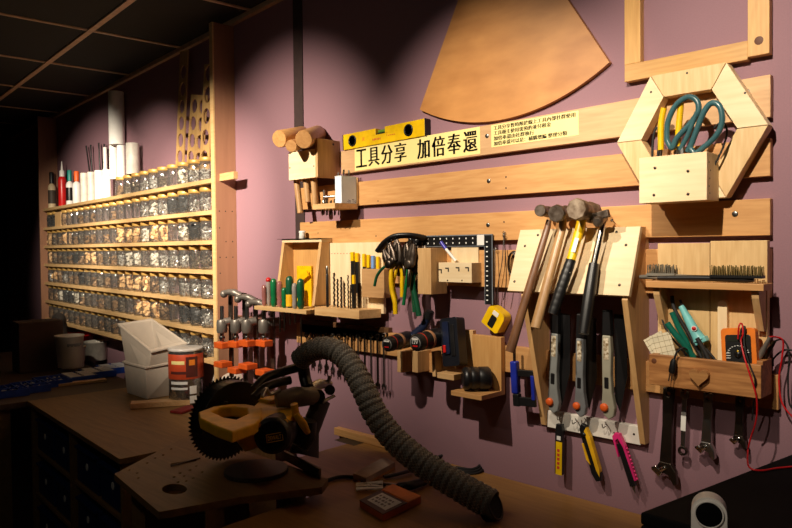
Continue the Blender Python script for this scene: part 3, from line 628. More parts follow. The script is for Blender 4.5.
MB().lathe([(.004, 0), (.0048, .01), (.0048, z1 - zsh - .03), (.003, z1 - zsh - .026)], (a_, zsh + .0004, .09), n=12).build('barrel', BLACK, pn); MB().lathe([(.0035, z1 - zsh - .026), (.0045, z1 - zsh - .018), (.0045, z1 - zsh - .006), (.002, z1 - zsh)], (a_, zsh, .09), n=12).build('tip', STEEL, pn)
for k, (px, w_, mtop, lb) in enumerate([(352.5, 4.5, YEL, 'long black chisel with yellow end, leftmost in the hanging row'), (357, 4, YEL, 'black chisel with yellow end, second in the hanging row'), (364, 3.5, YEL, 'yellow handled file, third in the hanging row'), (368.5, 3.5, YEL, 'yellow handled file left of the blue handled one'), (373, 3.6, mat('sky_blue', (120, 156, 210), .4), 'file with a pale blue handle in the wooden pocket'), (378, 3.6, YEL, 'yellow handled file right of the blue handled one')]):
    d = .038; root = thing('needle_file', PW(px, 285, d), lb, 'file', 'hand files in the hanging row'); yt = 252 + k * .9; yb = 283 if k < 2 else 268
    a1_, a2_ = P3(px, yt, d), P3(px, yt + (9 if k < 2 else 13), d); r = rr(px, w_, d)
    MB().box(a1_[0] - r, a1_[0] + r, a2_[1], a1_[1], d - .004, d + .004).build('handle', mtop, root, .001)
    e = P3(px, yb + 10, d); MB().box(a1_[0] - r * .9, a1_[0] + r * .9, e[1], a2_[1], d - .0025, d + .0025).build('blade', BLACK if k < 2 else DSTEEL, root)
yk = thing('craft_knife', PW(354, 305, .075), 'short black knife with yellow end standing in front of the long chisels', 'knife'); a_ = P(354, 300, .075)[0]
MB().box(a_ - .006, a_ + .006, zsh + .0004, P(354, 284, .075)[1], .07, .08).build('grip', BLACK, yk, .001); MB().box(a_ - .0055, a_ + .0055, P(354, 284, .075)[1], P(354, 275, .075)[1], .071, .079).build('end', YEL, yk, .001)
kb = thing('chisel', PW(359.5, 305, .05), 'grey steel flat tool standing right of the craft knife', 'tool'); a_ = P(359.5, 300, .05)[0]
MB().box(a_ - .006, a_ + .006, zsh + .0004, P(359, 283, .05)[1], .048, .053).build('flat_blade', DSTEEL, kb)
# ---------------------------------------------------------- pliers on a rail
rail = thing('plier_rail', PW(398, 262, .05), 'black curved rail on the wall carrying a cluster of pliers', 'rail')
MB().tube(ps([(379, 251, .10), (385, 243, .10), (394, 237, .095), (404, 235.5, .08), (414, 236, .06), (424, 238, .03)]), .0085, 10, flat=2.0).build('rail_bar', BLACK, rail)
MB().lathe([(.006, 0), (.006, .003), (0, .004)], P3(378.5, 251, .105), (0, 0, 1), 14).build('end_bolt', CHROME, rail)
m = MB(); [m.lathe([(.0025, 0), (0, .001)], P3(x, y, .112), (0, 0, 1), 8) for x, y in ((387, 242.5), (391, 240), (395, 238))]; m.build('rivets', CHROME, rail)
def pliers(head, joint, h1, h2, m, r, label, d=.09, jm=None, rib=False):
    root = thing('pliers', PW(*joint, d), label, 'pliers', 'pliers on the black rail'); jm = jm or DSTEEL
    hx_, jx = P3(*head, d), P3(*joint, d)
    for s_ in (-1, 1):
        o_ = .006 * s_; MB().tube([(jx[0] + o_, jx[1], d), ((hx_[0] + jx[0]) / 2 + o_ * 1.2, (hx_[1] + jx[1]) / 2, d), (hx_[0] + o_ * .4, hx_[1], d)], [.0135, .0125, .005], 8, flat=.7).build('jaw', jm, root)
    MB().lathe([(.014, -.009), (.014, .010), (.008, .013), (0, .013)], jx, (0, 0, 1), 16).build('pivot', jm, root)
    for k, hp in enumerate((h1, h2)):
        if not hp: continue
        q = ps([(*joint, d - .002)] + [(*p, d + (.006 if k == 0 else -.01)) for p in hp], None, 6); n = len(q)
        rs = [r * (.55 + .45 * min(1, i / (n * .35))) * (1 + (.1 * math.sin(i * 2.6) if rib else 0)) for i in range(n)]; MB().tube(q, rs, 10).build('handle', m, root)
    return root
pliers((389, 243), (393, 261), [(391, 274), (392, 290), (395, 303), (395.5, 314)], None, YEL, .0075, 'yellow handled pliers hanging lowest at the left of the cluster', .10)
pliers((398, 243), (398, 262), [(395, 274), (393, 285), (396, 300)], [(402, 272), (402, 284), (402, 297)], YEL, .0065, 'second yellow handled pliers close behind the first', .085)
pliers((384, 250), (390, 264), [(383, 268), (377, 276), (374.5, 286)], None, DGREEN, .0045, 'small pliers with a thin dark green handle swinging out left', .105)
pliers((406, 244), (407, 262), [(408, 270), (406, 285), (403.5, 305)], None, GREEN, .0052, 'pliers with a thin ribbed green handle in the middle of the cluster', .095, rib=True)
pliers((417, 246), (415, 268), [(413, 285), (416, 300), (419, 316)], [(411, 280), (414, 296), (415, 312)], DGREEN, .0085, 'large pliers with thick dark green handles right in the cluster', .08)
pliers((421, 250), (421, 272), None or [(421, 282), (423, 290)], [(417, 282), (416, 288)], BLACK, .005, 'dark locking pliers at the right edge of the cluster', .07, CHROME)
pliers((411, 240), (402, 258), [(404, 268), (405, 276)], None, DSTEEL, .006, 'bare dark steel pliers half hidden in the cluster', .07)
pliers((396, 239), (398, 256), [(399, 268), (399, 276)], None, DSTEEL, .006, 'rusty brown pliers at the back of the cluster under the rail', .055, jm=IRON)
pliers((413, 244), (410, 264), [(409, 276), (409, 286)], None, DSTEEL, .006, 'rusty brown pliers just left of the locking pliers', .10, jm=IRON)
pliers((424, 246), (424, 262), [(425, 274), (424, 284)], None, DSTEEL, .0055, 'rusty pliers behind the locking pliers at the right end of the rail', .05, jm=IRON)
# ---------------------------------------------------------- plain box, square, slot box, marker, tape
pd = .09; x1 = P(451, 270, .0)[0]; x0 = P(417.5, 270, pd)[0]; z1, z0 = P(428, 248, pd)[1], P(428, 294.5, pd)[1]
o = MB().box(x0, x1, z0, z1, .0185, pd).build('wooden_box', PINE_Z, None, .0012); tag(o, 'plain wooden box on the wall between the pliers and the steel square', 'box')
sq = thing('carpenter_square', PW(485, 240, .03), 'black L-shaped measuring square with white marks hanging from the third board', 'ruler')
a = P(408, 240, .026); x1 = P(492.5, 236, .026)[0]; x0 = P(484.3, 240, .026)[0]; z1 = P(492, 234, .026)[1]; z0 = P(484, 246.3, .026)[1]; zb = P(488, 304.5, .026)[1]
MB().prism([(a[0], z0), (x0, z0), (x0, zb), (x1, zb), (x1, z1), (a[0], z1)], .0225, .026).build('square_blade', BLACK, sq, .0004)
m = MB().box(a[0], x1, z1 - .003, z1, .026, .0264).box(x1 - .003, x1, zb, z1 - .003, .026, .0264).box(a[0], x0, z0, z0 + .0018, .026, .0264).box(x0, x0 + .0018, zb, z0, .026, .0264); m.build('grey_edging', mat('grey_edge', (112, 118, 126), .4), sq)
m = MB(); wx = x1 - a[0]
for k in range(12):
    for j in (0, 1):
        u = a[0] + .008 + k * (wx - .03) / 12; m.box(u, u + .0035, z0 + .008 + j * .013, z0 + .0125 + j * .013, .026, .0265)
for k in range(13):
    z = z1 - .02 - k * (z1 - zb - .02) / 13; m.box(x0 + .006, x0 + .012, z - .003, z, .026, .0265)
m.build('white_marks', WINK, sq); c = P(480.5, 240, .027); MB().box(c[0] - .0125, c[0] + .0125, c[1] - .0145, c[1] + .0145, .026, .0272).build('white_tag', WHITE, sq, .0006)
sx = .062; x0, z1 = P(438.5, 262.5, sx); x1, z0 = P(471.7, 283, sx); xr_ = P(484, 275, 0.018)[0]
sb = thing('key_box', FB.pt((x0 + x1) / 2, z0, 0), 'small pale wooden box with four key-shaped slots below the square', 'box')
MB().box(x0, x1, z0, z1, .018, sx).build('box_body', PALE_X, sb, .001); xb0_, zb1 = P(451, 247, .024); xb1_ = P(478, 250, .024)[0]
MB().box(xb0_, xb1_, z1, zb1, .0183, .0225).build('back_plate', PALE_Z, sb)
for k, (x, y) in enumerate([(439.5, 270.5), (446.5, 269), (457, 268.5), (466.5, 268.5)]):
    c = P(x, y, sx); MB().box(c[0] - .0045, c[0] + .009, c[1] + .0005, c[1] + .004, sx, sx + .0006).box(c[0] + .005, c[0] + .009, c[1] - .008, c[1] + .0005, sx, sx + .0006).build('key_slot', INK, sb)
for x, y in ((447.5, 281), (462, 281)): c = P(x, y - .5, sx); MB().lathe([(.0026, 0), (0, .0005)], (c[0], c[1], sx), (0, 0, 1), 10).build('screw_hole', INK, sb)
mk = thing('marker_pen', PW(456, 262, .035), 'white marker pen with blue cap leaning on the small slotted box', 'pen')
a, b, c = P3(441, 242, .045), P3(446, 249, .045), P3(456, 261, .045); MB().tube([a, b], .0052, 12).build('cap', mat('marker_blue', (52, 48, 170), .35), mk); MB().tube([b, c], .0045, 12).build('barrel', WHITE, mk)
F, L = hang((488, 310), (500, 330), .045); c = V(P3(493.2, 319.3, .038)); F = FB.at(c.x, c.y, .02, math.radians(-32))
tp = thing('tape_measure', FB.pt(c.x, c.y - .03, .02), 'yellow tape measure with a black label clipped beneath the square', 'tape measure')
s_ = .0305; MB(F).prism([(-s_, -s_ * .9), (-s_ * .9, -s_), (s_ * .8, -s_), (s_, -s_ * .8)] + [(s_ * .45 + s_ * .55 * math.cos(a * PI / 12), s_ * .45 + s_ * .55 * math.sin(a * PI / 12)) for a in range(7)] + [(-s_ * .55 - s_ * .45 * math.sin(a * PI / 12), s_ * .55 + s_ * .45 * math.cos(a * PI / 12)) for a in range(7)], -.016, .018).build('case', YEL, tp, .004, 3)
MB(F).prism(rrect(-.010, .010, -.024, .010, .004), .018, .0192).build('black_label', BLACK, tp); MB(F).prism(rrect(-.011, .009, .012, .024, .002), .018, .019).build('paper_label', WHITE, tp)
MB(F).box(-s_ - .003, -s_ + .002, -.02, -.004, -.008, .008).build('hook', BLACK, tp)
for k, (pts, lb) in enumerate([([(495, 249, .03), (495, 275, .035), (494, 300, .03)], 'short thin steel rod hanging right beside the square'), ([(504, 233, .022), (502, 262, .03), (498, 285, .032), (497, 300, .03)], 'long curved steel rod hanging from the third board'), ([(504, 236, .026), (506, 265, .03), (506, 285, .03), (503.5, 300, .03)], 'second steel rod hanging right of the curved one')]):
    o = MB().tube(ps(pts), .0014, 6).torus((P3(*pts[0])[0], P3(*pts[0])[1], pts[0][2]), .004, .001, n=12, m=5).build('steel_rod', STEEL if k != 2 else DSTEEL); tag(o, lb, 'rod')
wr = thing('wire_coil', PW(512, 285, .03), 'coil of dark shiny wire hanging left of the hammer board', 'coil'); c = P(514, 264, .025)
F = FB.at(c[0], c[1], .025)
for k in range(4): MB(F).tube([(.016 * math.cos(t / 24 * 2 * PI) * (1 - .05 * k), .034 * math.sin(t / 24 * 2 * PI) * (1 - .04 * k), .003 * k) for t in range(24)], .0022, 6, True).build('wire_turn', DSTEEL if k % 2 else BLACK, wr)

# ================================================================== HAMMER BOARD
dt, db_ = .058, .118
TL, TR, BRp, BL = PW(522.5, 230, dt), PW(639, 226, dt), PW(627, 296, db_), PW(507.4, 291, db_)
hu0, hu1 = (FB.loc(TL)[0] + FB.loc(BL)[0]) / 2, (FB.loc(TR)[0] + FB.loc(BRp)[0]) / 2
hz1, hz0 = FB.loc(TR)[2 - 1], FB.loc(BRp)[1]; hz1 = P(580, 228, dt)[1]; hz0 = P(570, 293.5, db_)[1]
hbd = thing('hammer_rack', FB.pt((hu0 + hu1) / 2, .98, 0), 'large slanted pale plywood rack holding four hammers and three folding saws', 'rack')
FS = Fr((0, 0, 0), (0, -1, 0), (0, 0, 1), (-1, 0, 0))   # a = distance from the wall, b = height, c = -X
zlow = P(646, 446, .03)[1]
for x0 in (hu0 + .034, hu1 - .016):
    MB(FS).prism([(.0, hz1 + .0), (0, zlow), (.022, zlow), (db_ - .006, hz0 - .01), (db_ - .012, hz0), (dt - .012, hz1)], -(x0 + .014), -x0).build('side_board', wood('rack_side', (214, 170, 114), (186, 142, 90), 'Z'), hbd, .001)
tl = math.atan2(db_ - dt, hz1 - hz0); F = Fr(FB.pt(0, hz0, db_), (1, 0, 0), (0, (db_ - dt), (hz1 - hz0)), (0, -(hz1 - hz0), (db_ - dt))); Ls = math.hypot(db_ - dt, hz1 - hz0)
MB(F).box(hu0 - .004, hu1 + .004, 0, Ls, -.012, 0).build('front_plate', PALE_X, hbd, .0012)
FPL = F
for x, y in ((525, 246), (538, 235), (514.5, 281.5), (616.5, 232), (626, 245), (619.5, 285)):
    p = FPL.loc(onp(x, y, 0, FPL)); MB(FPL).lathe([(.0036, 0), (.003, .001), (0, .001)], (p[0], p[1], 0), (0, 0, 1), 12).build('screw', DSTEEL, hbd)
z1 = P(560, 414, .03)[1]; z0 = P(560, 431, .03)[1]
MB().box(hu0 + .049, hu1 - .0165, z0, z1, 0.0, .016).build('bottom_plate', mat('white_board', (226, 220, 210), .6), hbd, .001)
MB().box(hu0 + .014, hu1 - .014, hz1 - .03, hz1 - .012, .0185, .04).build('hanging_rail', PINE_X, hbd)
m = MB(); a = P(642, 440, .016); m.lathe([(.003, 0), (0, .001)], (a[0] - .02, a[1] + .01, .016), (0, 0, 1), 10); m.build('screw', DSTEEL, hbd)
def hammer(face, back, rhead, htop, mid, hbot, w0, w1, label, hm, headm, df, dbk, dh0, dh1, octo=False, grip=None):
    root = thing('hammer', PW(*hbot, dh1), label, 'hammer', 'hammers on the slanted rack')
    A_, B_ = PW(*face, df), PW(*back, dbk); L = (B_ - A_).length; r = rr(face[0], rhead * 2, df); n = 8 if octo else 22
    MB().lathe([(r * .9, 0), (r, .004), (r, L * .22), (r * .72, L * .34), (r * .82, L * .5), (r * .72, L * .66), (r * .98, L * .78), (r * .98, L - .004), (r * .85, L)], FB.loc(A_), FB.loc(B_ - A_), n).build('hammer_head', headm, root)
    q = [P3(*htop, dh0), P3(*mid, (dh0 + dh1) / 2), P3(*hbot, dh1)]; rs = [rr(htop[0], w0, dh0), rr(mid[0], (w0 + w1) / 2 * .95, dh0), rr(hbot[0], w1, dh1)]
    if grip is None:
        MB().tube([P3(htop[0] + (htop[0] - mid[0]) * .12, htop[1] - 9, dh0 - .004)] + spline(q, 6), [rs[0] * .8] + [rs[0] + (rs[2] - rs[0]) * i / 12 for i in range(13)], 12, flat=.75).build('handle', hm, root)
    else:
        g0, gm = grip; G = P3(*g0, dh0 + (dh1 - dh0) * .45)
        MB().tube([P3(htop[0] + 1, htop[1] - 6, dh0 - .006), q[0], G], [rs[0], rs[0], rs[0] * .95], 12, flat=.8).build('handle', hm, root)
        k = 26; gp = [tuple(V(G).lerp(V(q[2]), i / k)) for i in range(k + 1)]
        MB().tube(gp, [rs[2] * (.92 + .10 * math.sin(i / k * PI) + (.045 if i % 3 == 0 else 0)) for i in range(k + 1)], 12, flat=.8).build('grip', gm, root)
    return root
hammer((539.8, 210.5), (549, 212), 6, (547, 229), (530, 285), (510, 352), 7, 10.5, 'small hammer with long dark brown wooden handle, leftmost on the slanted rack', DKWOOD, IRON, .125, .045, .09, .175)
hammer((556, 213.5), (567, 214), 9.2, (562, 228), (549, 277), (535.5, 328), 9, 11.5, 'club hammer with pale wooden handle, second from the left on the rack', ASH, IRON, .135, .045, .092, .175, octo=True)
h3 = hammer((576, 209), (593, 213), 11.5, (581, 224), (570, 260), (552.5, 314), 10, 11.5, 'sledge hammer with yellow handle and black grip on the slanted rack', YEL, mat('worn_iron', (150, 134, 116), .5, .6, c2=(96, 78, 62), scale=50), .145, .05, .092, .165, octo=True, grip=((571, 260), BLACK))
mm = MB(); a, b = P3(577, 238, .119), P3(573, 252, .128); mm.bar(a, b, .011, .001, (0, 0, 1)); mm.build('paper_label', WPAP, h3)
m = MB()
for k in range(6): p = P3(566.5 - k * 2.3, 272 + k * 7, .137 + k * .0024 + .004); m.tube([(p[0] - .010, p[1] + .003, p[2] - .002), (p[0], p[1], p[2] + .0015), (p[0] + .010, p[1] - .002, p[2] - .002)], .0009, 5)
m.build('grip_grooves', mat('grip_line', (120, 112, 96), .5), h3)
DC = -.022
ch = thing('claw_hammer', PW(584, 334, .16), 'claw hammer with polished steel shaft and long black grip, rightmost on the rack', 'hammer', 'hammers on the slanted rack')
c = P3(602, 219, .12); MB().lathe([(.008, 0), (.012, .004), (.012, .018), (.009, .024), (.011, .05)], P3(597, 222, .125), FB.loc(PW(607, 216, .05) - PW(597, 222, .125)), 18).build('hammer_head', IRON, ch)
for s_ in (0, 1): MB().tube([P3(604, 224 - s_ * 2, .08), P3(596 - s_ * 3, 214.5 + s_ * 3, .085), P3(589 + s_ * 1, 214 + s_ * 6, .10)], [.008, .007, .0025], 8, flat=.6).build('claw', IRON, ch)
MB().bar(P3(598, 216, .105), P3(609, 213, .105), .018, .012).build('cheek', IRON, ch, .002)
MB().tube([P3(603, 224, .09), P3(594, 266, .118)], [.0075, .0095], 14).build('shaft', CHROME, ch)
k = 30; a, b = V(P3(594, 264, .118)), V(P3(583.5, 334, .172)); MB().tube([tuple(a.lerp(b, i / k)) for i in range(k + 1)], [.0118 + .0022 * math.sin(i / k * PI) for i in range(k + 1)], 14).build('grip', BLACK, ch)
# ---- folding saws
def fsaw(pt, pb, w, m, button, label, bl):
    F, L = hang(pt, pb, .06, .05); root = thing('folding_saw', F.pt(0, -L, 0), label, 'saw', 'grey folding saws'); h = rr(pt[0], w, .06)
    out = [(-h * .8, .0), (h * .8, 0), (h * .95, -L * .2), (h * .8, -L * .5), (h * 1.0, -L * .72), (h * 1.5, -L * .9), (h * 1.25, -L * 1.0), (h * .3, -L * 1.05), (-h * .7, -L), (-h * 1.15, -L * .9), (-h * .9, -L * .7), (-h * .9, -L * .2)]
    MB(F).prism(out, -.008, .008).build('grip_handle', m, root, .003)
    MB(F).prism([(-h * .9, 0), (h * .9, 0), (h * .7, .06), (-h * .7, .06)], -.009, .007).build('pivot_end', BLACK, root, .002)
    MB(F).lathe([(h * .75, 0), (h * .8, .005), (h * .5, .008), (0, .008)], (-h * .45, -L * .9, .007), (0, 0, 1), 18).build('lock_button', ORANGE, root)
    MB(F).prism(rrect(-h * .42, h * .42, -L * .66, -L * .52, .002), .008, .0086).build('black_inset', BLACK, root)
    MB(F).prism(rrect(-h * .5, h * .5, -L * .3, -L * .03, .002), .008, .0086).build('paper_sticker', mat('saw_sticker', (226, 214, 190), .5, c2=(120, 96, 60), scale=140), root)
    MB(F).prism([(bl[0], .05), (bl[0] + .028, .05), (bl[0] + .032, -L * .5), (bl[0] + .012, -L * .95), (bl[0], -L * .8)], -.012, -.010).build('saw_blade', DSTEEL if bl[1] else BLACK, root)
fsaw((555.5, 333), (553.5, 409), 10.5, GREYG, 0, 'grey folding saw with orange button, leftmost under the hammer rack', (.006, 0))
fsaw((581, 338), (580.5, 413), 10, mat('grey_grip2', (112, 114, 116), .5), 0, 'darker grey folding saw with orange button, middle under the hammer rack', (.006, 1))
fsaw((607.5, 335), (608.5, 415), 11, GREYB, 0, 'beige-grey folding saw with orange button, rightmost under the hammer rack', (.012, 0))
# ---- knives on hooks
for (x, y, w_h) in ((560, 420, 'carrying the yellow and black box cutter, leftmost'), (575, 424, 'left of the middle box cutter'), (584.5, 424, 'carrying the middle box cutter'), (605, 428, 'empty, left of the pink box cutter'), (617, 436, 'carrying the pink box cutter')):
    o = MB().tube(ps([(x, y - 6, .017), (x + 1, y - 3, .03), (x - 2, y, .034), (x - 3, y - 4, .036)]), .0013, 6).build('wire_hook', STEEL); tag(o, 'small wire hook under the saws ' + w_h, 'hook', 'wire hooks under the saws')
F, L = hang((560, 424), (559.5, 474), .03); k1 = thing('utility_knife', F.pt(0, -L, 0), 'slim yellow and black box cutter hanging under the left folding saw', 'knife')
MB(F).prism([(-.008, 0), (.008, 0), (.0105, -.02), (.0105, -L), (-.0105, -L), (-.0105, -.02)], -.006, .006).build('knife_body', BLACK, k1, .001); MB(F).box(-.007, .0105, -L, -.045, .006, .0075).build('yellow_sleeve', YEL, k1); 
m = MB(F); [m.box(-.003, .004, -L + .015 + k * .011, -L + .022 + k * .011, .0075, .0078) for k in range(5)]; m.build('red_marks', REDINK, k1); MB(F).box(-.005, .006, -.04, -.03, .006, .0068).build('white_mark', WHITE, k1)
F, L = hang((583, 426), (599, 481), .03); k2 = thing('utility_knife', F.pt(0, -L, 0), 'black and bright yellow box cutter with loop end, middle knife under the saws', 'knife')
MB(F).prism([(-.010, -.005), (0, .008), (.010, .0), (.013, -.03), (.0125, -L * .9), (.008, -L), (-.006, -L), (-.012, -L * .85), (-.011, -.03)], -.007, .006).build('knife_body', BLACK, k2, .002)
MB(F).prism([(.003, -.012), (.0115, -.004), (.0145, -.03), (.0145, -L * .8), (.009, -L * .93), (.005, -L * .8)], -.006, .0085).build('yellow_side', YELD, k2, .001); MB(F).prism([(-.013, -.04), (-.008, -.04), (-.006, -L * .7), (-.0135, -L * .6)], -.006, .0085).build('yellow_side', YELD, k2, .001)
MB(F).lathe([(.006, 0), (.006, .004), (0, .005)], (0, -.02, .006), (0, 0, 1), 14).build('lock_wheel', BLACK, k2)
F, L = hang((617, 435), (632, 481), .03); k3 = thing('utility_knife', F.pt(0, -L - .015, 0), 'pink box cutter with black sliding body, rightmost knife under the saws', 'knife')
MB(F).prism([(-.010, .0), (0, .007), (.010, .002), (.014, -.03), (.014, -L), (.009, -L), (.008, -.03), (.002, -.008), (-.006, -.012), (-.010, -.05), (-.013, -.05)], -.006, .007).build('pink_frame', PINK, k3, .001)
m = MB(F); [m.ball((.0145, -.035 - k * .009, 0), .003, n=8) for k in range(9)]; m.build('grip_bumps', PINK, k3)
MB(F).box(-.007, .0075, -L - .012, -.02, -.005, .005).build('knife_body', BLACK, k3, .001); MB(F).prism([(-.006, -L - .012), (.004, -L - .012), (-.002, -L - .03)], -.001, .001).build('blade_tip', STEEL, k3)
# ---- blue clamp left of the rack
F, L = hang((514.5, 361), (517, 406), .05); bc = thing('hand_clamp', F.pt(0, -L, 0), 'dark blue frame clamp hanging left of the folding saws', 'clamp')
MB(F).box(-.010, .010, -L * .72, 0, -.01, .01).build('blue_handle', mat('clamp_blue', (30, 44, 150), .35), bc, .004); MB(F).box(-.008, .012, -L, -L * .72, -.008, .008).build('black_end', BLACK, bc, .003)
MB(F).box(.01, .06, -.04, -.022, -.005, .005).build('frame_arm', BLACK, bc, .002); MB(F).box(.01, .06, -L + .002, -L + .026, -.005, .005).build('frame_arm', BLACK, bc, .002); MB(F).box(.05, .06, -L + .02, -.035, -.006, .006).build('blue_tip', mat('clamp_blue', (30, 44, 150), .35), bc, .002)
MB(F).cyl((.0, 0, 0), (.002, .04, 0), .004, n=8).build('hanger', DSTEEL, bc)
# ================================================================== RIGHT RACK
rx0, rx1, rxm = P(657.6, 250, .036)[0], UR, P(710, 250, .036)[0]; rz1 = P(700, 243, .036)[1]; rz0 = P(700, 365, .04)[1]
rk = thing('tool_shelf', FB.pt((rx0 + rx1) / 2, rz0, 0), 'wooden wall unit with a brush shelf above and a deep box below at the right', 'shelf')
MB().box(rx0, rxm - .0006, rz0, rz1, .0185, .036).build('back_plank', wood('rack_plank', (234, 198, 142), (208, 166, 108), 'Z'), rk, .001); MB().box(rxm + .0006, rx1, rz0, rz1 + .004, .0185, .036).build('back_plank', wood('rack_plank', (234, 198, 142), (208, 166, 108), 'Z'), rk, .001)
sd = .095; sx0 = P(645.7, 283, sd)[0]; sx1 = P(763.6, 284, sd)[0]; sz1 = P(700, 282.5, sd)[1]
MB().box(sx0, sx1, sz1 - .014, sz1, .0365, sd).build('shelf_board', ORW_X, rk, .001)
for x in (sx0 + .012, sx1 - .026):
    MB(FS).prism([(.037, sz1 - .0142), (sd - .01, sz1 - .0142), (sd - .012, sz1 - .03), (.05, sz1 - .10), (.037, sz1 - .10)], -(x + .014), -x).build('bracket', PINE_Z, rk, .001)
bd = .105; bx0 = P(649, 370, bd)[0]; bx1 = P(761, 370, bd)[0]; bz1 = P(700, 359, bd)[1]; bz0 = P(700, 391, bd)[1]
BOXW = wood('box_wood', (196, 138, 82), (138, 88, 46), 'X', sc=1.2, amp=.2)
bf = MB().box(bx0, bx1, bz0, bz1, bd - .012, bd).build('box_front', BOXW, rk, .0015); MB().box(bx0, bx0 + .012, bz0, bz1 - .001, .0365, bd - .012).build('box_side', BOXW, rk); MB().box(bx1 - .012, bx1, bz0, bz1 + .006, .0365, bd - .012).build('box_side', BOXW, rk, .001)
MB().box(bx0 + .012, bx1 - .012, bz0, bz0 + .01, .0365, bd - .012).build('box_bottom', BOXW, rk)
hp = []; c = P(700.5, 376, bd)
for i in range(32):
    t = 2 * PI * i / 32; hp.append((c[0] + .00125 * 16 * math.sin(t) ** 3, c[1] + .00125 * (13 * math.cos(t) - 5 * math.cos(2 * t) - 2 * math.cos(3 * t) - math.cos(4 * t)) ))
F = FB.at(0, 0, 0); MB().prism(hp, bd, bd + .012).build('wooden_heart', wood('heart_wood', (190, 138, 82), (150, 100, 56), 'X'), rk, .001)
c = P(654, 361, bd); MB().lathe([(.006, 0), (.004, .0005), (0, .0005)], (c[0], c[1], bd), (0, 0, 1), 14).build('knot', mat('knot', (96, 52, 24), .6), rk)
c0 = P(717.5, 330, .05); c1 = P(727, 330, .05); zt = P(722, 300, .05)[1]; r = (c1[0] - c0[0]) / 2
o = MB().prism([(c0[0], bz0 + .0105), (c1[0], bz0 + .0105), (c1[0], zt - r)] + [(c0[0] + r + r * math.cos(a * PI / 8), zt - r + r * math.sin(a * PI / 8)) for a in range(1, 8)] + [(c0[0], zt - r)], .037, .05).build('wooden_stick', PALE_Z, None, .001); tag(o, 'flat pale wooden stick with rounded top standing in the deep box', 'stick')
# brushes on shelf
def wbrush(h0, h1, b0, b1, rows, hm, bm, label, d):
    root = thing('wire_brush', PW((h0[0] + h1[0]) / 2, h0[1], d), label, 'brush', 'wire brushes on the right shelf'); zb = sz1 + .0005
    a, b = P(h0[0], h0[1], d)[0], P(h1[0], h1[1], d)[0]
    pts = [(a + (b - a) * i / 12, zb + .0065 + .0015 * math.sin(i / 12 * PI), d) for i in range(13)]
    MB().tube(pts, [.0045 + .002 * min(1, i / 5) if i < 12 else .004 for i in range(13)], 10).build('handle', hm, root)
    a, b = P(b0, 270, d)[0], P(b1, 270, d)[0]; m = MB(); rb = random.Random(int(b0))
    MB().box(a, b, zb + .010, zb + .016, d - .009, d + .009).build('brush_block', hm, root)
    n = int((b - a) / .0045)
    for i in range(n):
        for j in range(rows):
            u = a + (b - a) * (i + .5) / n; dd = d - .008 + .016 * j / max(1, rows - 1); m.tube([(u, zb + .014, dd), (u + rb.uniform(-.002, .002), zb + .034 + rb.uniform(-.002, .003), dd + rb.uniform(-.002, .002))], .0011, 4)
    m.build('bristles', bm, root)
wbrush((658, 279), (754, 281), 711, 764, 3, BLACK, BRASSB, 'black wire brush with long bristle rows at the right end of the shelf', .078)
wbrush((640, 277), (700, 279), 648, 676, 3, mat('grey_brush_handle', (120, 116, 106), .5), BRISTLE, 'wire brush with pale bristles at the left end of the shelf', .052)
# contents of the box
zin = bz0 + .0105
sp_ = thing('sanding_sheets', FB.pt(P(665, 350, .07)[0], zin, .07), 'fan of pale gridded sanding sheets at the left of the deep box', 'sheets')
for k, rz in enumerate((.55, .3)):
    c = P(663, 352, .06 + .012 * k); F = FB.at(c[0] + .006 * k, c[1] - .008, .060 + .014 * k, rz); s_ = MB(F).box(-.022, .026, -.008, .05, 0, .0015).build('sheet', mat('sand_sheet', (214, 204, 176), .8), sp_)
    m = MB(F); [m.box(-.022, .026, -.004 + q * .012, -.0032 + q * .012, .0015, .0018) for q in range(5)]; [m.box(-.016 + q * .012, -.0154 + q * .012, -.008, .05, .0015, .0018) for q in range(4)]; m.build('grid_lines', mat('grid_line', (150, 136, 104), .8), s_)
gp = thing('pliers', PW(692, 356, .07), 'pliers with teal-green handles leaning left in the deep box', 'pliers')
MB().tube(ps([(667, 323, .085), (675, 334, .082), (686, 347, .075), (697, 362, .068)]), .0068, 10).build('handle', mat('teal_green_grip', (14, 96, 78), .35), gp); MB().tube(ps([(672, 312, .07), (678, 326, .068), (687, 343, .064), (694, 362, .062)]), .0062, 10).build('handle', mat('teal_green_grip', (14, 96, 78), .35), gp); MB().tube([P3(695, 356, .066), P3(700, 370, .062)], .009, 8).build('jaw', DSTEEL, gp)
ti = thing('soldering_iron', PW(700, 352, .06), 'turquoise soldering iron with red round badge standing in the deep box', 'tool')
MB().tube(ps([(681, 306, .058), (686, 315, .058), (693, 328, .058), (700, 340, .058)], k=4), [.006, .0065, .007, .0075, .008, .009, .0095, .010, .0105, .011, .012, .013, .015], 14).build('grip_body', TURQ, ti)
MB().bar(P3(696, 343, .058), P3(707, 338, .058), .012, .02).build('guard', TURQ, ti, .002); c = P3(694, 328.5, .07); MB().lathe([(.0045, 0), (.0045, .0012), (0, .0014)], c, (.1, 0, 1), 16).build('round_badge', RED, ti); MB().lathe([(.006, -.001), (.006, .0006)], c, (.1, 0, 1), 16).build('badge_rim', WHITE, ti)
MB().tube([P3(701, 342, .058), P3(706, 366, .058)], .005, 8).build('heating_tube', STEEL, ti)
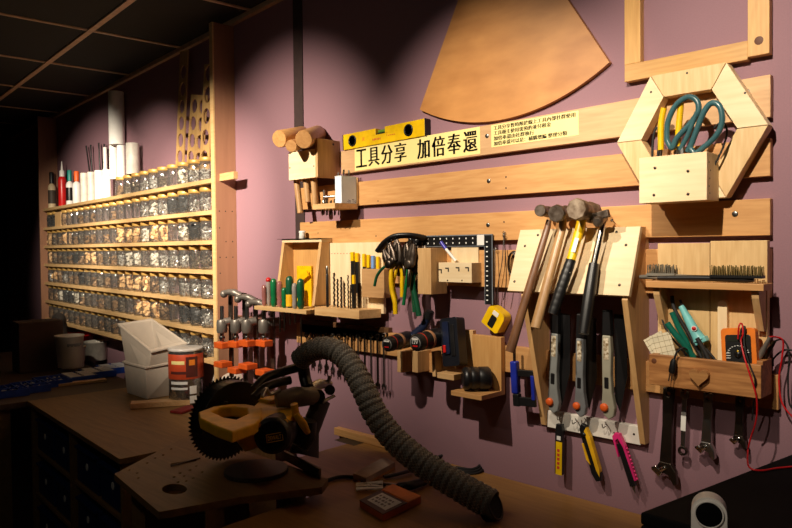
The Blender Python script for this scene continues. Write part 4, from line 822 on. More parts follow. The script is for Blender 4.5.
for k, (pts, rad, lb) in enumerate([([(680, 300, .05), (688, 318, .05), (699, 340, .05), (712, 356, .05), (718, 364, .05)], .003, 'black cable arching over the turquoise iron into the deep box'), ([(662, 310, .05), (663, 322, .055), (672, 338, .06), (684, 352, .06), (690, 362, .06)], .0022, 'thin black cable at the left of the green pliers in the deep box'), ([(672, 296, .045), (675, 310, .05), (690, 336, .05), (702, 358, .05)], .0045, 'thick black cable standing behind the green pliers in the deep box'), ([(697, 338, .08), (703, 348, .08), (708, 358, .08), (710, 364, .08)], .005, 'black cable bundle right of the turquoise iron in the deep box')]):
    o = MB().tube(ps(pts), rad, 8).build('cable', RUB); tag(o, lb, 'cable')
pl = thing('power_plug', PW(671, 383, .115), 'black two-pin plug dangling over the front of the deep box', 'plug')
MB().tube(ps([(687, 350, .085), (683, 348, .112), (677, 352, .117), (674, 360, .1165)]), .0022, 8).build('cord', RUB, pl)
MB().tube([P3(674, 359, .1165), P3(673.2, 362, .117), P3(672, 371, .118), P3(671.5, 373, .118)], [.004, .0065, .008, .006], 10, flat=.7).build('plug_body', BLACK, pl)
for s_ in (-1.3, 1.6): MB().bar(P3(671.2 + s_, 373, .118), P3(670 + s_, 381, .118), .0015, .004).build('prong', STEEL, pl)
# multimeter
F, L = hang((738.5, 328), (740.5, 366), .075, .085); mu = thing('multimeter', F.pt(0, -L, 0), 'orange and black multimeter standing in the deep box', 'meter'); w = rr(740, 33, .08)
MB(F).prism(rrect(-w, w, -L, .0, .008, 4), -.014, .006).build('orange_case', mat('meter_orange', (232, 122, 24), .45), mu, .003)
MB(F).prism(rrect(-w + .009, w - .009, -L + .004, -.014, .005, 3), .006, .009).build('black_face', BLACK, mu, .001)
MB(F).box(-w * .6, w * .6, -.028, -.016, .009, .0096).build('display', mat('lcd', (42, 44, 38), .2), mu)
m = MB(F)
for k in range(11):
    a = PI * (.05 + .09 * k); m.box(.020 * math.cos(a) - .0016, .020 * math.cos(a) + .0016, -.053 + .016 * math.sin(a), -.0518 + .016 * math.sin(a), .0092, .0096)
for k in range(3): m.box(-w * .7, -w * .45, -.052 - k * .005, -.0508 - k * .005, .0092, .0096)
m.build('white_marks', WINK, mu); MB(F).lathe([(.0075, 0), (.007, .004), (0, .005)], (0, -.053, .009), (0, 0, 1), 20).box(-.001, .001, -.06, -.046, .0132, .0142).build('dial', BLACK, mu); MB(F).lathe([(.002, 0), (0, .0008)], (.001, -.0475, .0142), (0, 0, 1), 8).build('dial_dot', YEL, mu)
WR = COPPER
o = MB().tube(ps([(738, 339, .093), (739, 326, .095), (742, 324, .09), (743, 334, .094), (741, 341, .095), (744, 356, .108), (749, 372, .113), (756, 395, .112), (757, 412, .10), (755, 425, .09), (751, 437, .08), (748, 449, .072)]) + spline([P3(748, 449, .072)] + [FB.loc(PZ(x, y, 1.0535)) for x, y in ((748.5, 466), (760, 470.5), (778, 468), (800, 466))], 6)[1:], .0017, 8).build('test_lead', WR); tag(o, 'red test lead hanging from the multimeter down to the black case', 'cable')
o = MB().tube(ps([(740, 341, .094), (741, 330, .092), (745, 327, .088), (744, 340, .094), (746, 354, .11), (750, 366, .114), (755, 380, .114), (754, 400, .09), (752, 420, .06)]), .0017, 8).build('test_lead', RUB); tag(o, 'black test lead looped over the face of the multimeter', 'cable')
for k, (p0, p1, cc, lb) in enumerate([((759, 357), (770, 337), GREYC, 'grey test probe leaning right beside the multimeter'), ((763, 360), (775, 341), DSTEEL, 'darker test probe leaning behind the grey one beside the multimeter')]):
    root = thing('test_probe', PW(*p0, .06), lb, 'probe'); MB().tube([P3(p0[0] - 3, p0[1] + 6, .07 - .02 * k), P3(p0[0] + 3, p0[1] - 5, .07 - .02 * k), P3(*p1, .07 - .02 * k)], [.004, .006, .003], 10).build('grip', cc, root)
    c_ = [(p1[0], p1[1], .07 - .02 * k)] + [[(776, 337, .05), (783, 341, .04), (782, 358, .035), (779, 380, .03), (783, 405, .03), (800, 424, .03)], [(783, 340, .03), (789, 352, .03), (788, 380, .025), (790, 405, .02), (800, 412, .02)]][k]
    MB().tube(ps(c_), .0018, 8).build('lead', WR if k == 0 else RUB, root)
o = MB().tube(ps([(800, 352, .03), (785, 350, .03), (774, 358, .02), (773, 366, .015)]), .002, 8).build('cable', RUB); tag(o, 'black cable loop leaving the deep box at the photo\'s right edge', 'cable')
# ---- wrenches
def adj(pt, pb, hw, headpx, hr, label, m=None, flip=1):
    F, L = hang(pt, pb, .03, .03); root = thing('adjustable_wrench', F.pt(0, -L - .03, 0), label, 'wrench', 'wrenches hanging below the deep box'); m = m or DSTEEL; h = rr(pt[0], hw, .03); R_ = hr
    MB(F).prism([(-h, .0), (h, 0), (h * .85, -L * .5), (h * 1.1, -L), (-h * 1.1, -L), (-h * .85, -L * .5)], -.006, .004, [circ(0, -h * 1.1, h * .45, 12)]).build('wrench_handle', m, root, .0015)
    MB(F).prism([(-h * 1.0, -L + .002), (h * 1.0, -L + .002), (R_ * 1.1, -L - R_ * .6), (R_ * 1.3 , -L - R_ * 1.9), (R_ * .95, -L - R_ * 2.1), (R_ * .35, -L - R_ * 1.2), (-R_ * .3, -L - R_ * 1.0), (-R_ * .9, -L - R_ * .45)] if flip > 0 else
                [(h * 1.0, -L + .002), (-h * 1.0, -L + .002), (-R_ * 1.1, -L - R_ * .6), (-R_ * 1.3, -L - R_ * 1.9), (-R_ * .95, -L - R_ * 2.1), (-R_ * .35, -L - R_ * 1.2), (R_ * .3, -L - R_ * 1.0), (R_ * .9, -L - R_ * .45)], -.008, .006).build('fixed_jaw', m, root, .002)
    f_ = flip; MB(F).prism([(-f_ * R_ * .95, -L - R_ * .5), (-f_ * R_ * .25, -L - R_ * 1.05), (-f_ * R_ * .6, -L - R_ * 1.6), (-f_ * R_ * 1.45, -L - R_ * 1.0), (-f_ * R_ * 1.5, -L - R_ * .75)], -.006, .005).build('movable_jaw', CHROME, root, .0015)
    a = F.pt(-f_ * R_ * .55, -L - R_ * .25, .006); MB(F).lathe([(.004, -.008), (.005, -.006), (.005, .006), (.004, .008)], (-f_ * R_ * .15, -L - R_ * .55, .006), (-.8 * f_, -.6, 0), 12).build('worm_screw', CHROME, root)
adj((669, 388), (666, 463), 11, 0, .022, 'largest adjustable wrench, leftmost below the deep box', None, 1)
adj((708.5, 393), (706.5, 443), 9, 0, .016, 'medium adjustable wrench with jaws wide open, third below the deep box', STEEL, 1)
adj((740, 397), (739, 436), 8, 0, .0125, 'smallest adjustable wrench, rightmost below the deep box', DSTEEL, 1)
F, L = hang((685, 391), (683, 449), .03); wk = thing('combination_wrench', F.pt(0, -L - .012, 0), 'slim combination wrench with a white tag between two adjustable wrenches', 'wrench', 'wrenches hanging below the deep box')
MB(F).box(-.005, .005, -L, -.012, -.002, .003).build('wrench_handle', STEEL, wk, .001); MB(F).prism([(-.010, 0), (-.004, .0), (-.003, -.008), (.003, -.008), (.004, 0), (.010, 0), (.009, -.014), (0, -.02), (-.009, -.014)], -.003, .004).build('open_end', STEEL, wk, .001)
MB(F).prism(circ(0, -L - .004, .0105, 24), -.004, .004, [circ(0, -L - .004, .006, 12)]).build('ring_end', DSTEEL, wk, .0008); MB(F).box(-.0055, .0055, -L * .68, -L * .36, .003, .0036).build('white_tag', WPAP, wk)
for (x, d, w_h) in ((669, .03, 'largest adjustable wrench'), (685, .03, 'white-tagged slim wrench'), (708.5, .03, 'medium adjustable wrench'), (740, .03, 'smallest adjustable wrench')):
    y = P(x, 391, .03); o = MB().cyl((y[0], bz0 + .012 - .028, .0185), (y[0], bz0 - .016, .042), .0022, n=8).build('wall_peg', DSTEEL); tag(o, 'small peg below the deep box carrying the ' + w_h, 'peg', 'pegs below the deep box')
# ================================================================== DRILLS, REEL BRACKET
def drill(c0, c1, rpx, df, dbk, label, grip, lab):
    A_, B_ = PW(*c0, df), PW(*c1, dbk); L = (B_ - A_).length; r = rr(c0[0], rpx * 2, df); root = thing('cordless_drill', B_ - V((0, 0, .04)), label, 'drill', 'cordless drills in the wall holder'); ax = FB.loc(B_ - A_)
    MB().lathe([(r * .86, 0), (r * 1.0, .004), (r * 1.02, L * .3), (r * 1.1, L * .45), (r * 1.15, L * .8), (r * .9, L)], FB.loc(A_), ax, 24).build('motor_housing', BLACK, root)
    n_ = (A_ - B_).normalized(); F = Fr(A_ + n_ * .0005, V((1, 0, 0)) - n_ * n_.x, V((0, 0, 1)) - n_ * n_.z, n_)
    MB(F).lathe([(r * .74, 0), (r * .74, .0008), (0, .001)], (0, 0, 0), (0, 0, 1), 24).build('end_badge', mat('badge_grey', (150, 146, 142), .5), root)
    MB(F).lathe([(r * .66, 0.0009), (0, .0013)], (0, 0, 0), (0, 0, 1), 24).build('badge_face', BLACK, root)
    if lab: text('12V', F, -r * .42, -r * .1, .0016, r * .84, r * .42, WINK, root, 'lettering')
    MB(F).box(-r * .35, r * .35, -r * .42, -r * .26, .0012, .0018).build('red_mark', RED, root); MB(F).box(-r * .4, r * .4, r * .35, r * .55, .0012, .0018).build('white_mark', WHITE, root)
    MB().lathe([(r * 1.10, L * .40), (r * 1.115, L * .41), (r * 1.135, L * .47), (r * 1.12, L * .48)], FB.loc(A_), ax, 24).build('tan_band', mat('drill_band', (176, 126, 90), .5), root)
    MB().lathe([(r * 1.02, L * .16), (r * 1.03, L * .165), (r * 1.035, L * .185), (r * 1.03, L * .19)], FB.loc(A_), ax, 24).build('red_band', mat('drill_red', (170, 44, 30), .5), root)
    return root
d1_ = drill((387, 344.5), (412, 338), 7.6, .18, .05, 'cordless drill with skull-like badge, left in the drill holder', None, False)
MB().tube([P3(413, 336, .07), P3(424, 326, .055), P3(430, 312, .05)], [.014, .013, .012], 12, flat=.8).build('pistol_grip', NAVY, d1_); MB().tube([P3(428, 318, .05), P3(430, 311, .05)], [.015, .013], 12).build('grip_end', BLACK, d1_)
d2_ = drill((415.5, 343), (443, 336), 8.8, .18, .05, 'cordless drill with a 12V badge, right in the drill holder', None, True)
q0, q1 = P3(452, 318, .08), P3(454, 365, .09)
F, L = hang((451.5, 318), (455, 366), .07, .085)
MB(F).prism(rrect(-.031, .031, -L, 0, .008, 4), -.02, .016).build('battery_grip', mat('battery_black', (20, 22, 30), .4), d2_, .004)
MB(F).prism(rrect(-.019, .002, -L * .75, -.01, .004, 3), .016, .021).build('blue_panel', NAVY, d2_, .002); MB(F).box(-.019, -.009, -L * .72, -L * .56, .021, .026).build('red_latch', RED, d2_, .002); MB(F).box(.006, .02, -L * .8, -.02, .016, .019).build('ribbed_panel', BLACK, d2_, .002)
zt = P(452, 318, .08)[1]
dh = thing('drill_holder', PW(450, 372, .06), 'wooden wall bracket with a floor piece carrying the two drills', 'holder')
x0, x1 = P(437, 370, .12)[0], P(476, 345, .02)[0]; zb = P(437, 378, .12)[1]; z1 = P(470, 330, .03)[1]
MB().box(P(464, 345, .03)[0], x1, zb, z1, .0185, .034).build('back_board', PINE_Z, dh, .001); MB().box(x0, x1, zb, zb + .016, .034, .12).build('floor_piece', PINE_X, dh, .001)
MB().bar(P3(437.5, 376, .10), P3(436.5, 351, .10), .012, .03).build('front_post', PINE_Z, dh, .001)
for x, w_ in ((417, 8), (402, 7)):
    a = P(x, 360, .07); r = rr(x, w_, .07); MB().box(a[0] - r, a[0] + r, P(x, 372, .07)[1], P(x, 351, .07)[1], .0185, .08).build('support_post', PINE_Z, dh, .001)
MB().box(P(398, 360, .03)[0], x0 + .02, P(420, 371, .03)[1], P(420, 352, .03)[1], .0185, .028).build('back_rail', ORW_X, dh)
br = thing('reel_bracket', PW(490, 395, .05), 'small L-shaped plywood bracket with a black round object on it', 'bracket')
x0, x1 = P(472, 340, .036)[0], P(501, 340, .036)[0]; z1 = P(487, 336, .036)[1]; zb = P(480, 400, .12)[1]; zt2 = P(480, 395, .12)[1]
MB().box(x0, x1, zb, z1, .018, .036).build('back_plate', ORW_Z, br, .001); x0b = P(452, 392, .12)[0]; x0b = max(x0b, x0 - .005); MB().box(x0b, x1, zb, zb + .013, .036, .125).build('shelf_plate', ORW_X, br, .001)
zz = zb + .013; rl = thing('black_reel', FB.pt((x0 + x1) / 2, zz, .08), 'round black ribbed reel lying on the small plywood bracket', 'reel')
c0 = V((x0 + .022, zz + .0335, .108)); c1 = V((x1 - .026, zz + .0335, .050)); L = (c1 - c0).length
MB().lathe([(.012, .002), (.02, 0), (.028, .002), (.032, .010), (.032, .018), (.029, .020), (.032, .024), (.032, .04), (.029, .042), (.032, .046), (.032, L - .006), (.026, L)], c0, c1 - c0, 30).build('reel_body', BLACK, rl)
MB().lathe([(.012, .0025), (.0, .0022)], c0, c1 - c0, 20).build('reel_hub', RUB, rl)
# ================================================================== HANGING WRENCH ROW
wz = P(345, 335, .04)[1]; wr0, wr1 = P(300, 335, .02)[0], P(388, 335, .02)[0]
wrk = MB().box(wr0, wr1, wz - .012, wz + .035, 0.0, .018).build('wrench_rail', wood('dark_rail', (110, 76, 46), (88, 58, 34), 'X'), None, .001); tag(wrk, 'dark wooden rail under the drill bit shelf with a row of hanging wrenches', 'rail')
for k in range(13):
    px = 307 + k * 6.4; d = .028; c = P(px, 335 + (k % 3) * .6, d); L = .085 + .006 * k; R_ = .0115 if k < 2 else .0085 + .0004 * (k % 3)
    F = FB.at(c[0], c[1], d); root = thing('ring_wrench', F.pt(0, -L - .01, 0), f'dark combination wrench hanging by its ring, {ORD[k + 1]} from the left in the row', 'wrench', 'combination wrenches on the dark rail')
    mt = DSTEEL if k % 2 else STEEL
    MB(F).prism(circ(0, 0, R_, 20), -.003, .003, [circ(0, 0, R_ * .58, 12)]).build('ring_end', CHROME if k % 3 == 0 else mt, root); MB(F).box(-.0035, .0035, -L, -R_ * .9, -.002, .002).build('wrench_handle', mt, root, .0005)
    MB(F).prism([(-.0035, -L + .002), (.0035, -L + .002), (.010, -L - .006), (.009, -L - .018), (.004, -L - .020), (.003, -L - .010), (-.003, -L - .010), (-.004, -L - .020), (-.009, -L - .018), (-.010, -L - .006)], -.0025, .0025).build('open_end', mt, root)
    o = MB().cyl((c[0], c[1] + R_ * .5, .0185), (c[0], c[1] + R_ * .52, .036), .0018, n=6).build('wall_peg', DSTEEL); tag(o, f'tiny peg holding the {ORD[k + 1]} wrench from the left on the dark rail', 'peg', 'pegs on the dark wrench rail')

# ================================================================== CLAMPS
for k, (px, yt, ypad, yb, d, lb, spind) in enumerate([
        (229, 291, 345, 372, .10, 'grey bar clamp with orange pads, leftmost beside the jar rack', 1),
        (243, 293, 344, 378, .09, 'grey bar clamp with orange pads, second from the jar rack', 1),
        (254, 298, 343, 374, .08, 'grey bar clamp with orange pads, third from the jar rack', 1),
        (271, 300, 343, 380, .055, 'heavier grey bar clamp with dark handle, nearest the screwdrivers', 1)]):
    c = P(px, yt, d); zb = P(px, yb, d)[1]; zp = P(px, ypad, d)[1]; zh = P(px, 322, d)[1]
    root = thing('bar_clamp', FB.pt(c[0], zb, d), lb, 'clamp', 'bar clamps beside the jar rack')
    MB().box(c[0] - .014, c[0] + .009, zb - .02, c[1], d - .012, d - .004).build('steel_bar', IRON, root, .001)
    MB().tube(ps([(px + 2, 321, d), (px - 4, 322, d + .02), (px - 8, 324, d + .03)]), [.016] * 7 + [.017] * 3 + [.015] * 3, 12).lathe([(.018, -.026), (.021, -.018), (.021, .016), (.017, .024)], P3(px - 7, 326, d + .03), (0, 1, 0), 16).build('cast_arm', GREYC, root)
    MB().tube([P3(px - 7, 306, d + .03), P3(px - 7, 341, d + .03)], .008, 10).lathe([(.010, 0), (.012, .006), (.010, .012)], P3(px - 7, 339, d + .03), (0, 1, 0), 14).build('spindle', STEEL, root)
    if k < 3: MB().tube(ps([(px - 5, 293 + k * 5, d + .03), (px + 3, 292 + k * 5, d + .02), (px + 12, 296 + k * 5, d)]), [.011] * 7 + [.014] * 6, 12).ball(P3(px - 5, 294 + k * 5, d + .03), .015).build('turning_handle', GREYC, root)
    a = P3(px - 7, ypad, d + .03); MB().box(a[0] - .028, a[0] + .03, a[1] - .012, a[1] + .012, d + .01, d + .05).build('orange_pad', ORANGE, root, .003)
    a = P3(px - 7, yb - 8, d + .03); MB().box(a[0] - .030, a[0] + .028, a[1] - .012, a[1] + .010, d, d + .05).build('orange_pad', ORANGE, root, .003)
    if k == 3: MB().tube([P3(271, 322, d + .01), P3(280, 321, d - .02)], .016, 14).build('barrel', GREYC, root); MB().tube([P3(266, 296, d + .02), P3(265, 312, d + .025)], [.006, .010], 10).build('dark_handle', DKWOOD, root)
rl_ = MB().box(P(232, 330, .02)[0] + .02, P(281, 330, .02)[0], P(260, 318, .02)[1] - .03, P(260, 318, .02)[1], .0, .043).build('clamp_rail', PANEL, None, .001); tag(rl_, 'dark wooden rail on the wall carrying the bar clamps', 'rail')

# ================================================================== BENCH (right) and its things
BZ = .816
bu0 = -1.72
bench = thing('workbench', (-.9, -.35, 0), 'long plywood workbench under the tool wall', 'workbench')
MB(FW).prism([(bu0, -.001), (bu0, -.415), (-1.425, -.415), (-1.41, -1.02), (.55, -1.02), (.55, -.001)], BZ - .03, BZ).build('bench_top', BENCH, bench, .0015)
for x, y in ((bu0 + .05, -.06), (-1.36, -.96), (.5, -.96), (.5, -.06)):
    MB(FW).box(x - .035, x + .035, y - .035, y + .035, 0.001, BZ - .03).build('leg', BENCHD, bench)
MB(FW).box(-1.324, .464, -.985, -.955, BZ - .13, BZ - .031).build('front_rail', BENCHD, bench)
def onb(px, py, z=BZ): p = PZ(px, py, z); return (p.x, p.y)
BF = Fr((0, 0, 0), (1, 0, 0), (0, 1, 0), (0, 0, 1))
# sanding block
a, b, c = onb(353, 486), onb(376, 490), onb(396, 470)
def slab(pts, z0, z1, name, m, label, cat, bev=.0015, parent=None, group=None):
    o = MB(BF).prism(pts, z0, z1).build(name, m, parent, bev)
    return tag(o, label, cat, group) if label else o
pa, pb, pc, pd = PZ(353, 473, BZ + .022), PZ(366, 478, BZ + .022), PZ(395, 462, BZ + .022), PZ(384, 457, BZ + .022)
sb_ = thing('sanding_block', V(((pa.x + pc.x) / 2, (pa.y + pc.y) / 2, BZ)), 'long flat sanding block with pale top lying beside the hose', 'block')
q = [(p.x, p.y) for p in (pa, pb, pc, pd)]
MB(BF).prism(q, BZ + .0004, BZ + .008).build('lower_wood', ORW_X, sb_, .001); MB(BF).prism(q, BZ + .008, BZ + .022).build('upper_pad', mat('sanding_pad', (176, 156, 138), .8), sb_, .0015)
# cord bundle
cbn = thing('cord_bundle', PZ(369, 488, BZ), 'small bundle of white folded cord on the bench', 'cord')
for k in range(6):
    a, b = PZ(356, 484 + k * 1.2, BZ + .005 + .003 * (k % 3)), PZ(383, 482 + k * 1.6, BZ + .005 + .003 * ((k + 1) % 3)); mid = (a + b) / 2 + V((0, 0, .003 * (k % 2)))
    MB(BF).tube(spline([tuple(a), tuple(mid), tuple(b)], 5), .0038, 8).build('cord_strand', WPAP, cbn)
a, b = PZ(368, 480, BZ + .006), PZ(370, 494, BZ + .006); MB(BF).torus((PZ(369, 487, BZ + .009).x, PZ(369, 487, BZ + .009).y, BZ + .0095), .009, .002, axis='x', n=14, m=6).build('cord_wrap', WPAP, cbn)
# orange box
q = [onb(359.5, 500, BZ + .018), onb(383, 514, BZ + .018), onb(421, 496, BZ + .018), onb(393, 484, BZ + .018)]
ob = thing('flat_box', V((sum(p[0] for p in q) / 4, sum(p[1] for p in q) / 4, BZ)), 'flat orange and black box with a white label on the bench', 'box')
MB(BF).prism(q, BZ + .0004, BZ + .016).build('box_body', mat('burnt_orange', (190, 86, 30), .5), ob, .001)
def quad_in(q, u0, u1, v0, v1):
    A, B, C, D = [V((*p, 0)) for p in q]; f = lambda u, v: A.lerp(B, u).lerp(D.lerp(C, u), v); return [tuple(f(u, v)[:2]) for u, v in ((u0, v0), (u1, v0), (u1, v1), (u0, v1))]
MB(BF).prism(quad_in(q, .0, 1, .0, .62), BZ + .016, BZ + .018).build('box_lid', mat('dark_box_lid', (70, 42, 30), .5), ob); MB(BF).prism(quad_in(q, .15, .9, .12, .55), BZ + .018, BZ + .0184).build('white_label', WPAP, ob)
m = MB(BF)
for i in range(5):
    for j in range(3): m.prism(quad_in(q, .22 + .12 * i, .22 + .12 * i + .05 + .03 * ((i + j) % 2), .19 + .11 * j, .22 + .11 * j + .025), BZ + .0184, BZ + .0187)
m.build('printed_lines', mat('grey_ink', (120, 110, 104), .6), ob); MB(BF).prism(quad_in(q, .0, 1, .66, 1), BZ + .016, BZ + .0185).build('orange_flap', mat('amber', (226, 128, 36), .5), ob)
# black blade tool + cable
kn = thing('heat_gun_nozzle', PZ(400, 486, BZ), 'black handled tool with a silver tip lying behind the orange box', 'tool')
P_ = lambda x, y, h: tuple(PZ(x, y, BZ + h))
MB(BF).tube(spline([P_(397, 486, .012), P_(408, 486, .014), P_(422, 482, .013), P_(432, 479, .01)], 4), [.007, .010, .011, .012, .012, .012, .012, .011, .011, .010, .009, .008, .007], 12).build('grip', BLACK, kn)
MB(BF).tube([P_(384, 483, .01), P_(398, 486, .012)], [.003, .006], 8).build('silver_tip', STEEL, kn)
kn2 = thing('angled_tool', PZ(390, 476, BZ), 'dark flat tool lying on the bench between the sanding block and the hose', 'tool'); MB(BF).tube(spline([P_(384, 477, .008), P_(398, 474, .01), P_(412, 470, .01)], 4), .008, 10, flat=.6).build('tool_body', BLACK, kn2)
c = PZ(457, 465, BZ + .006); r_ = .085
cc = thing('cable_coil', (c.x, c.y, BZ), 'coil of black cable lying on the bench near the wall', 'coil')
for k in range(3): MB(BF).tube([(c.x + (r_ - .005 * k) * math.cos(t * PI / 16), c.y + (.058 - .004 * k) * math.sin(t * PI / 16), BZ + .0045 + .005 * k + .002 * math.sin(t)) for t in range(32)], .004, 8, True).build('cable_turn', RUB, cc)
o = MB(BF).tube(spline([P_(326, 481, .006), P_(340, 477, .006), P_(356, 478, .006), P_(372, 487, .006), P_(385, 484, .006)], 5), .0055, 8).build('power_cable', RUB); tag(o, 'thick black power cable lying on the bench behind the cord bundle', 'cable')
# leaning plank at the back
p0, p1 = PW(335, 456, .03), PW(402, 470, .03); z1 = P(360, 435, .03)[1]
o = MB().box(P(333, 450, .03)[0], P(402, 450, .03)[0], BZ + .0004, z1, .001, .025).build('back_plank', ORW_X, None, .0015); tag(o, 'wooden plank standing on the bench against the wall behind the hose', 'plank')
o = MB().box(P(336, 432, .06)[0], P(356, 432, .06)[0], BZ + .0004, P(345, 442, .06)[1], .0255, .07).build('dark_block', BLACK, None, .004); tag(o, 'small black block on the bench by the back plank', 'block')
# ---- black case, white round device
cz = 1.05
q = [(-.478, -.574), (-.391, -.06), (.30, -.06), (.30, -.574)]
bc_ = thing('equipment_case', (-.1, -.3, BZ), 'large matt black case standing on the right end of the bench', 'case')
MATB = mat('matt_black', (9, 9, 10), .85, spec=.15); MB(BF).prism(q, BZ + .0004, cz - .02).build('case_body', MATB, bc_, .004); MB(BF).prism(q, cz - .0195, cz).build('case_lid', MATB, bc_, .004)
c = PZ(709, 545, cz); t = (c - CC).dot(CW); top = RT(708, 496, t); hgt = top.z - cz; wd = 33 / 700 * t / 2
nz = (CC - c); nz.z = 0; nz.normalize(); F = Fr((c.x, c.y, cz + .0004), V((0, 0, 1)).cross(nz), (0, 0, 1), nz)
dv = thing('round_device', (c.x, c.y, cz), 'white upright device with a large round black face on the black case', 'device')
MB(F).prism([(-wd, 0)] + [(wd, 0)] + [(wd * math.cos(a), hgt - wd + wd * math.sin(a)) for a in [PI * i / 18 for i in range(19)]], -.02, .006).build('white_body', WHITE, dv, .003)
MB(F).lathe([(wd * .84, .0), (wd * .84, .003), (wd * .74, .0035), (wd * .72, .001)], (0, hgt - wd, .006), (0, 0, 1), 36).build('rim', WHITE, dv); MB(F).lathe([(wd * .74, .0034), (0, .0040)], (0, hgt - wd, .006), (0, 0, 1), 32).build('black_face', mat('face_black', (6, 6, 7), .6, spec=.1), dv)

# ================================================================== SAW CART (board with holes) + MITRE SAW
SZ = .86
tb = [onb(*p, SZ) for p in ((114, 474), (196, 432), (300, 468), (328, 479), (322, 487), (240, 497), (159, 512))]
tb = [tb[0], (-2.08, -.42), tb[3], tb[4], tb[5], tb[6]]
cart = thing('saw_stand', (-1.65, -.5, 0), 'low wooden saw stand with a drilled clipped-corner plywood top', 'stand')
hl = [onb(x, y, SZ) for x, y in [(129, 470), (137, 473), (147, 463), (155, 458), (138, 478), (163, 455), (171, 449), (174, 477), (180, 473), (184, 476), (178, 482), (190, 470), (196, 466), (202, 472), (186, 481), (193, 478)]]
hc_ = onb(174.5, 489, SZ); big = [(hc_[0] + .052 * math.cos(a) * .9 - .0 * math.sin(a), hc_[1] + .024 * math.sin(a)) for a in [2 * PI * i / 28 for i in range(28)]]
big = [onb(174.5 + 12.5 * math.cos(2 * PI * i / 28), 489 - 5.2 * math.sin(2 * PI * i / 28), SZ) for i in range(28)]
slot = [onb(x, y, SZ) for x, y in ((170, 466), (171, 463.5), (197, 459), (196, 461))]
MB(BF).prism(tb, SZ - .018, SZ, [circ(x, y, .0042, 10) for x, y in hl] + [big, slot]).build('drilled_top', BENCHD, cart, .001)
MB(BF).box(-1.815, -1.75, -.76, -.70, .001, SZ - .0185).build('leg', BENCHD, cart); MB(BF).box(-1.815, -1.75, -.50, -.44, .001, SZ - .0185).build('leg', BENCHD, cart); 
[MB(BF).box(-1.52, -1.47, y, y + .05, .001, SZ - .0185).build('leg', BENCHD, cart) for y in (-.74, -.49)]; MB(BF).box(-1.749, -1.738, -.76, -.44, .1, SZ - .08).build('side_panel', BENCHD, cart); 
o = MB(BF).tube([tuple(PZ(171, 466, SZ + .003)), tuple(PZ(200, 458, SZ + .003))], .0022, 6).build('hex_key', DSTEEL); tag(o, 'thin dark metal rod lying on the drilled saw stand top', 'rod')
# mitre saw
bx, by, bz_ = -1.73, -.518, .982
ms = thing('miter_saw', (-1.6, -.5, SZ), 'yellow and black mitre saw with a big toothed blade on the saw stand', 'saw')
FX = Fr((bx, by, bz_), (0, -1, 0), (0, 0, 1), (-1, 0, 0))
teeth = []; N = 60
for i in range(N):
    a = 2 * PI * i / N; teeth += [(.110 * math.cos(a), .110 * math.sin(a)), (.120 * math.cos(a + .075), .120 * math.sin(a + .075)), (.117 * math.cos(a + .088), .117 * math.sin(a + .088))]
MB(FX).prism(teeth, -.0015, .0015, [circ(0, 0, .01, 14)]).build('saw_blade', mat('blade_steel', (70, 64, 58), .45, .8), ms)
gd = [(.098 * math.cos(math.radians(a)), .098 * math.sin(math.radians(a))) for a in range(-10, 200, 10)]; gd2 = [(.02 * math.cos(math.radians(a)), .02 * math.sin(math.radians(a))) for a in range(200, -11, -30)]
MB(FX).prism(gd, .003, .02).build('upper_guard', BLACK, ms, .003); MB(FX).prism([(p[0] * 1.12, p[1] * 1.12) for p in gd], -.055, -.004).build('blade_cover', BLACK, ms, .004)
MB(FX).lathe([(.03, 0), (.028, .008), (.012, .012), (0, .012)], (0, 0, .002), (0, 0, 1), 20).build('arbor_flange', DSTEEL, ms)
HZ = 1.045
hq = lambda L, z=HZ: [onb(x, y, z) for x, y in L]
MB(BF).prism(hq([(198.6, 411.6), (214, 406), (230, 403.8), (246, 403.7), (262, 407), (262, 417), (256, 423), (232, 431.5), (216, 426), (200, 418)]), HZ - .028, HZ, [hq([(211, 411), (219, 407.5), (232, 406.5), (247, 408), (248, 413.5), (236, 419), (224, 417)])]).build('d_handle', YELD, ms, .006, 3)
MB(BF).prism(hq([(252, 404), (258, 398), (281, 394), (296, 398.5), (294, 411), (287, 418), (258, 421)]), HZ - .075, HZ - .006).build('yellow_housing', YELD, ms, .010, 3)
MB(BF).prism(hq([(258, 399), (281, 395.5), (290, 398), (270, 402)]), HZ - .006, HZ + .004).build('top_rib', YELD, ms, .003)
p = PZ(226, 402.5, HZ + .0); MB(BF).lathe([(.006, 0), (.005, .002), (0, .002)], (p.x, p.y, HZ), (0, 0, 1), 12).build('trigger_lock', BLACK, ms)
t0 = (PZ(262, 415, HZ) - CC).dot(CW) - .01
MB(FW).tube([RT(240, 424, t0 + .04), RT(247, 436, t0 + .03), RT(252, 448, t0 + .03)], [.026, .028, .020], 14).build('yellow_neck', YELD, ms)
A_ = RT(272, 436, t0 - .05); B_ = RT(283, 428, t0 + .12); MB(FW).lathe([(.036, 0), (.044, .006), (.046, .02), (.042, .03), (.047, .04), (.047, (B_ - A_).length)], A_, B_ - A_, 26).build('motor', BLACK, ms)
nz = (CC - A_); nz.normalize(); F = Fr(A_ + nz * .004, V((0, 0, 1)).cross(nz), nz.cross(V((0, 0, 1)).cross(nz)), nz).at(0.006, -.004, 0, .12)
bg = MB(F).box(-.020, .020, -.010, .010, -.004, 0).build('badge', BLACK, ms); MB(F).box(-.020, .020, .0085, .010, 0, .0006).box(-.020, .020, -.010, -.0085, 0, .0006).box(-.02, -.0185, -.01, .01, 0, .0006).box(.0185, .02, -.01, .01, 0, .0006).build('badge_border', YELD, bg)
text('DEWALT', F, -.016, -.005, .0007, .032, .010, YELD, bg, 'lettering')
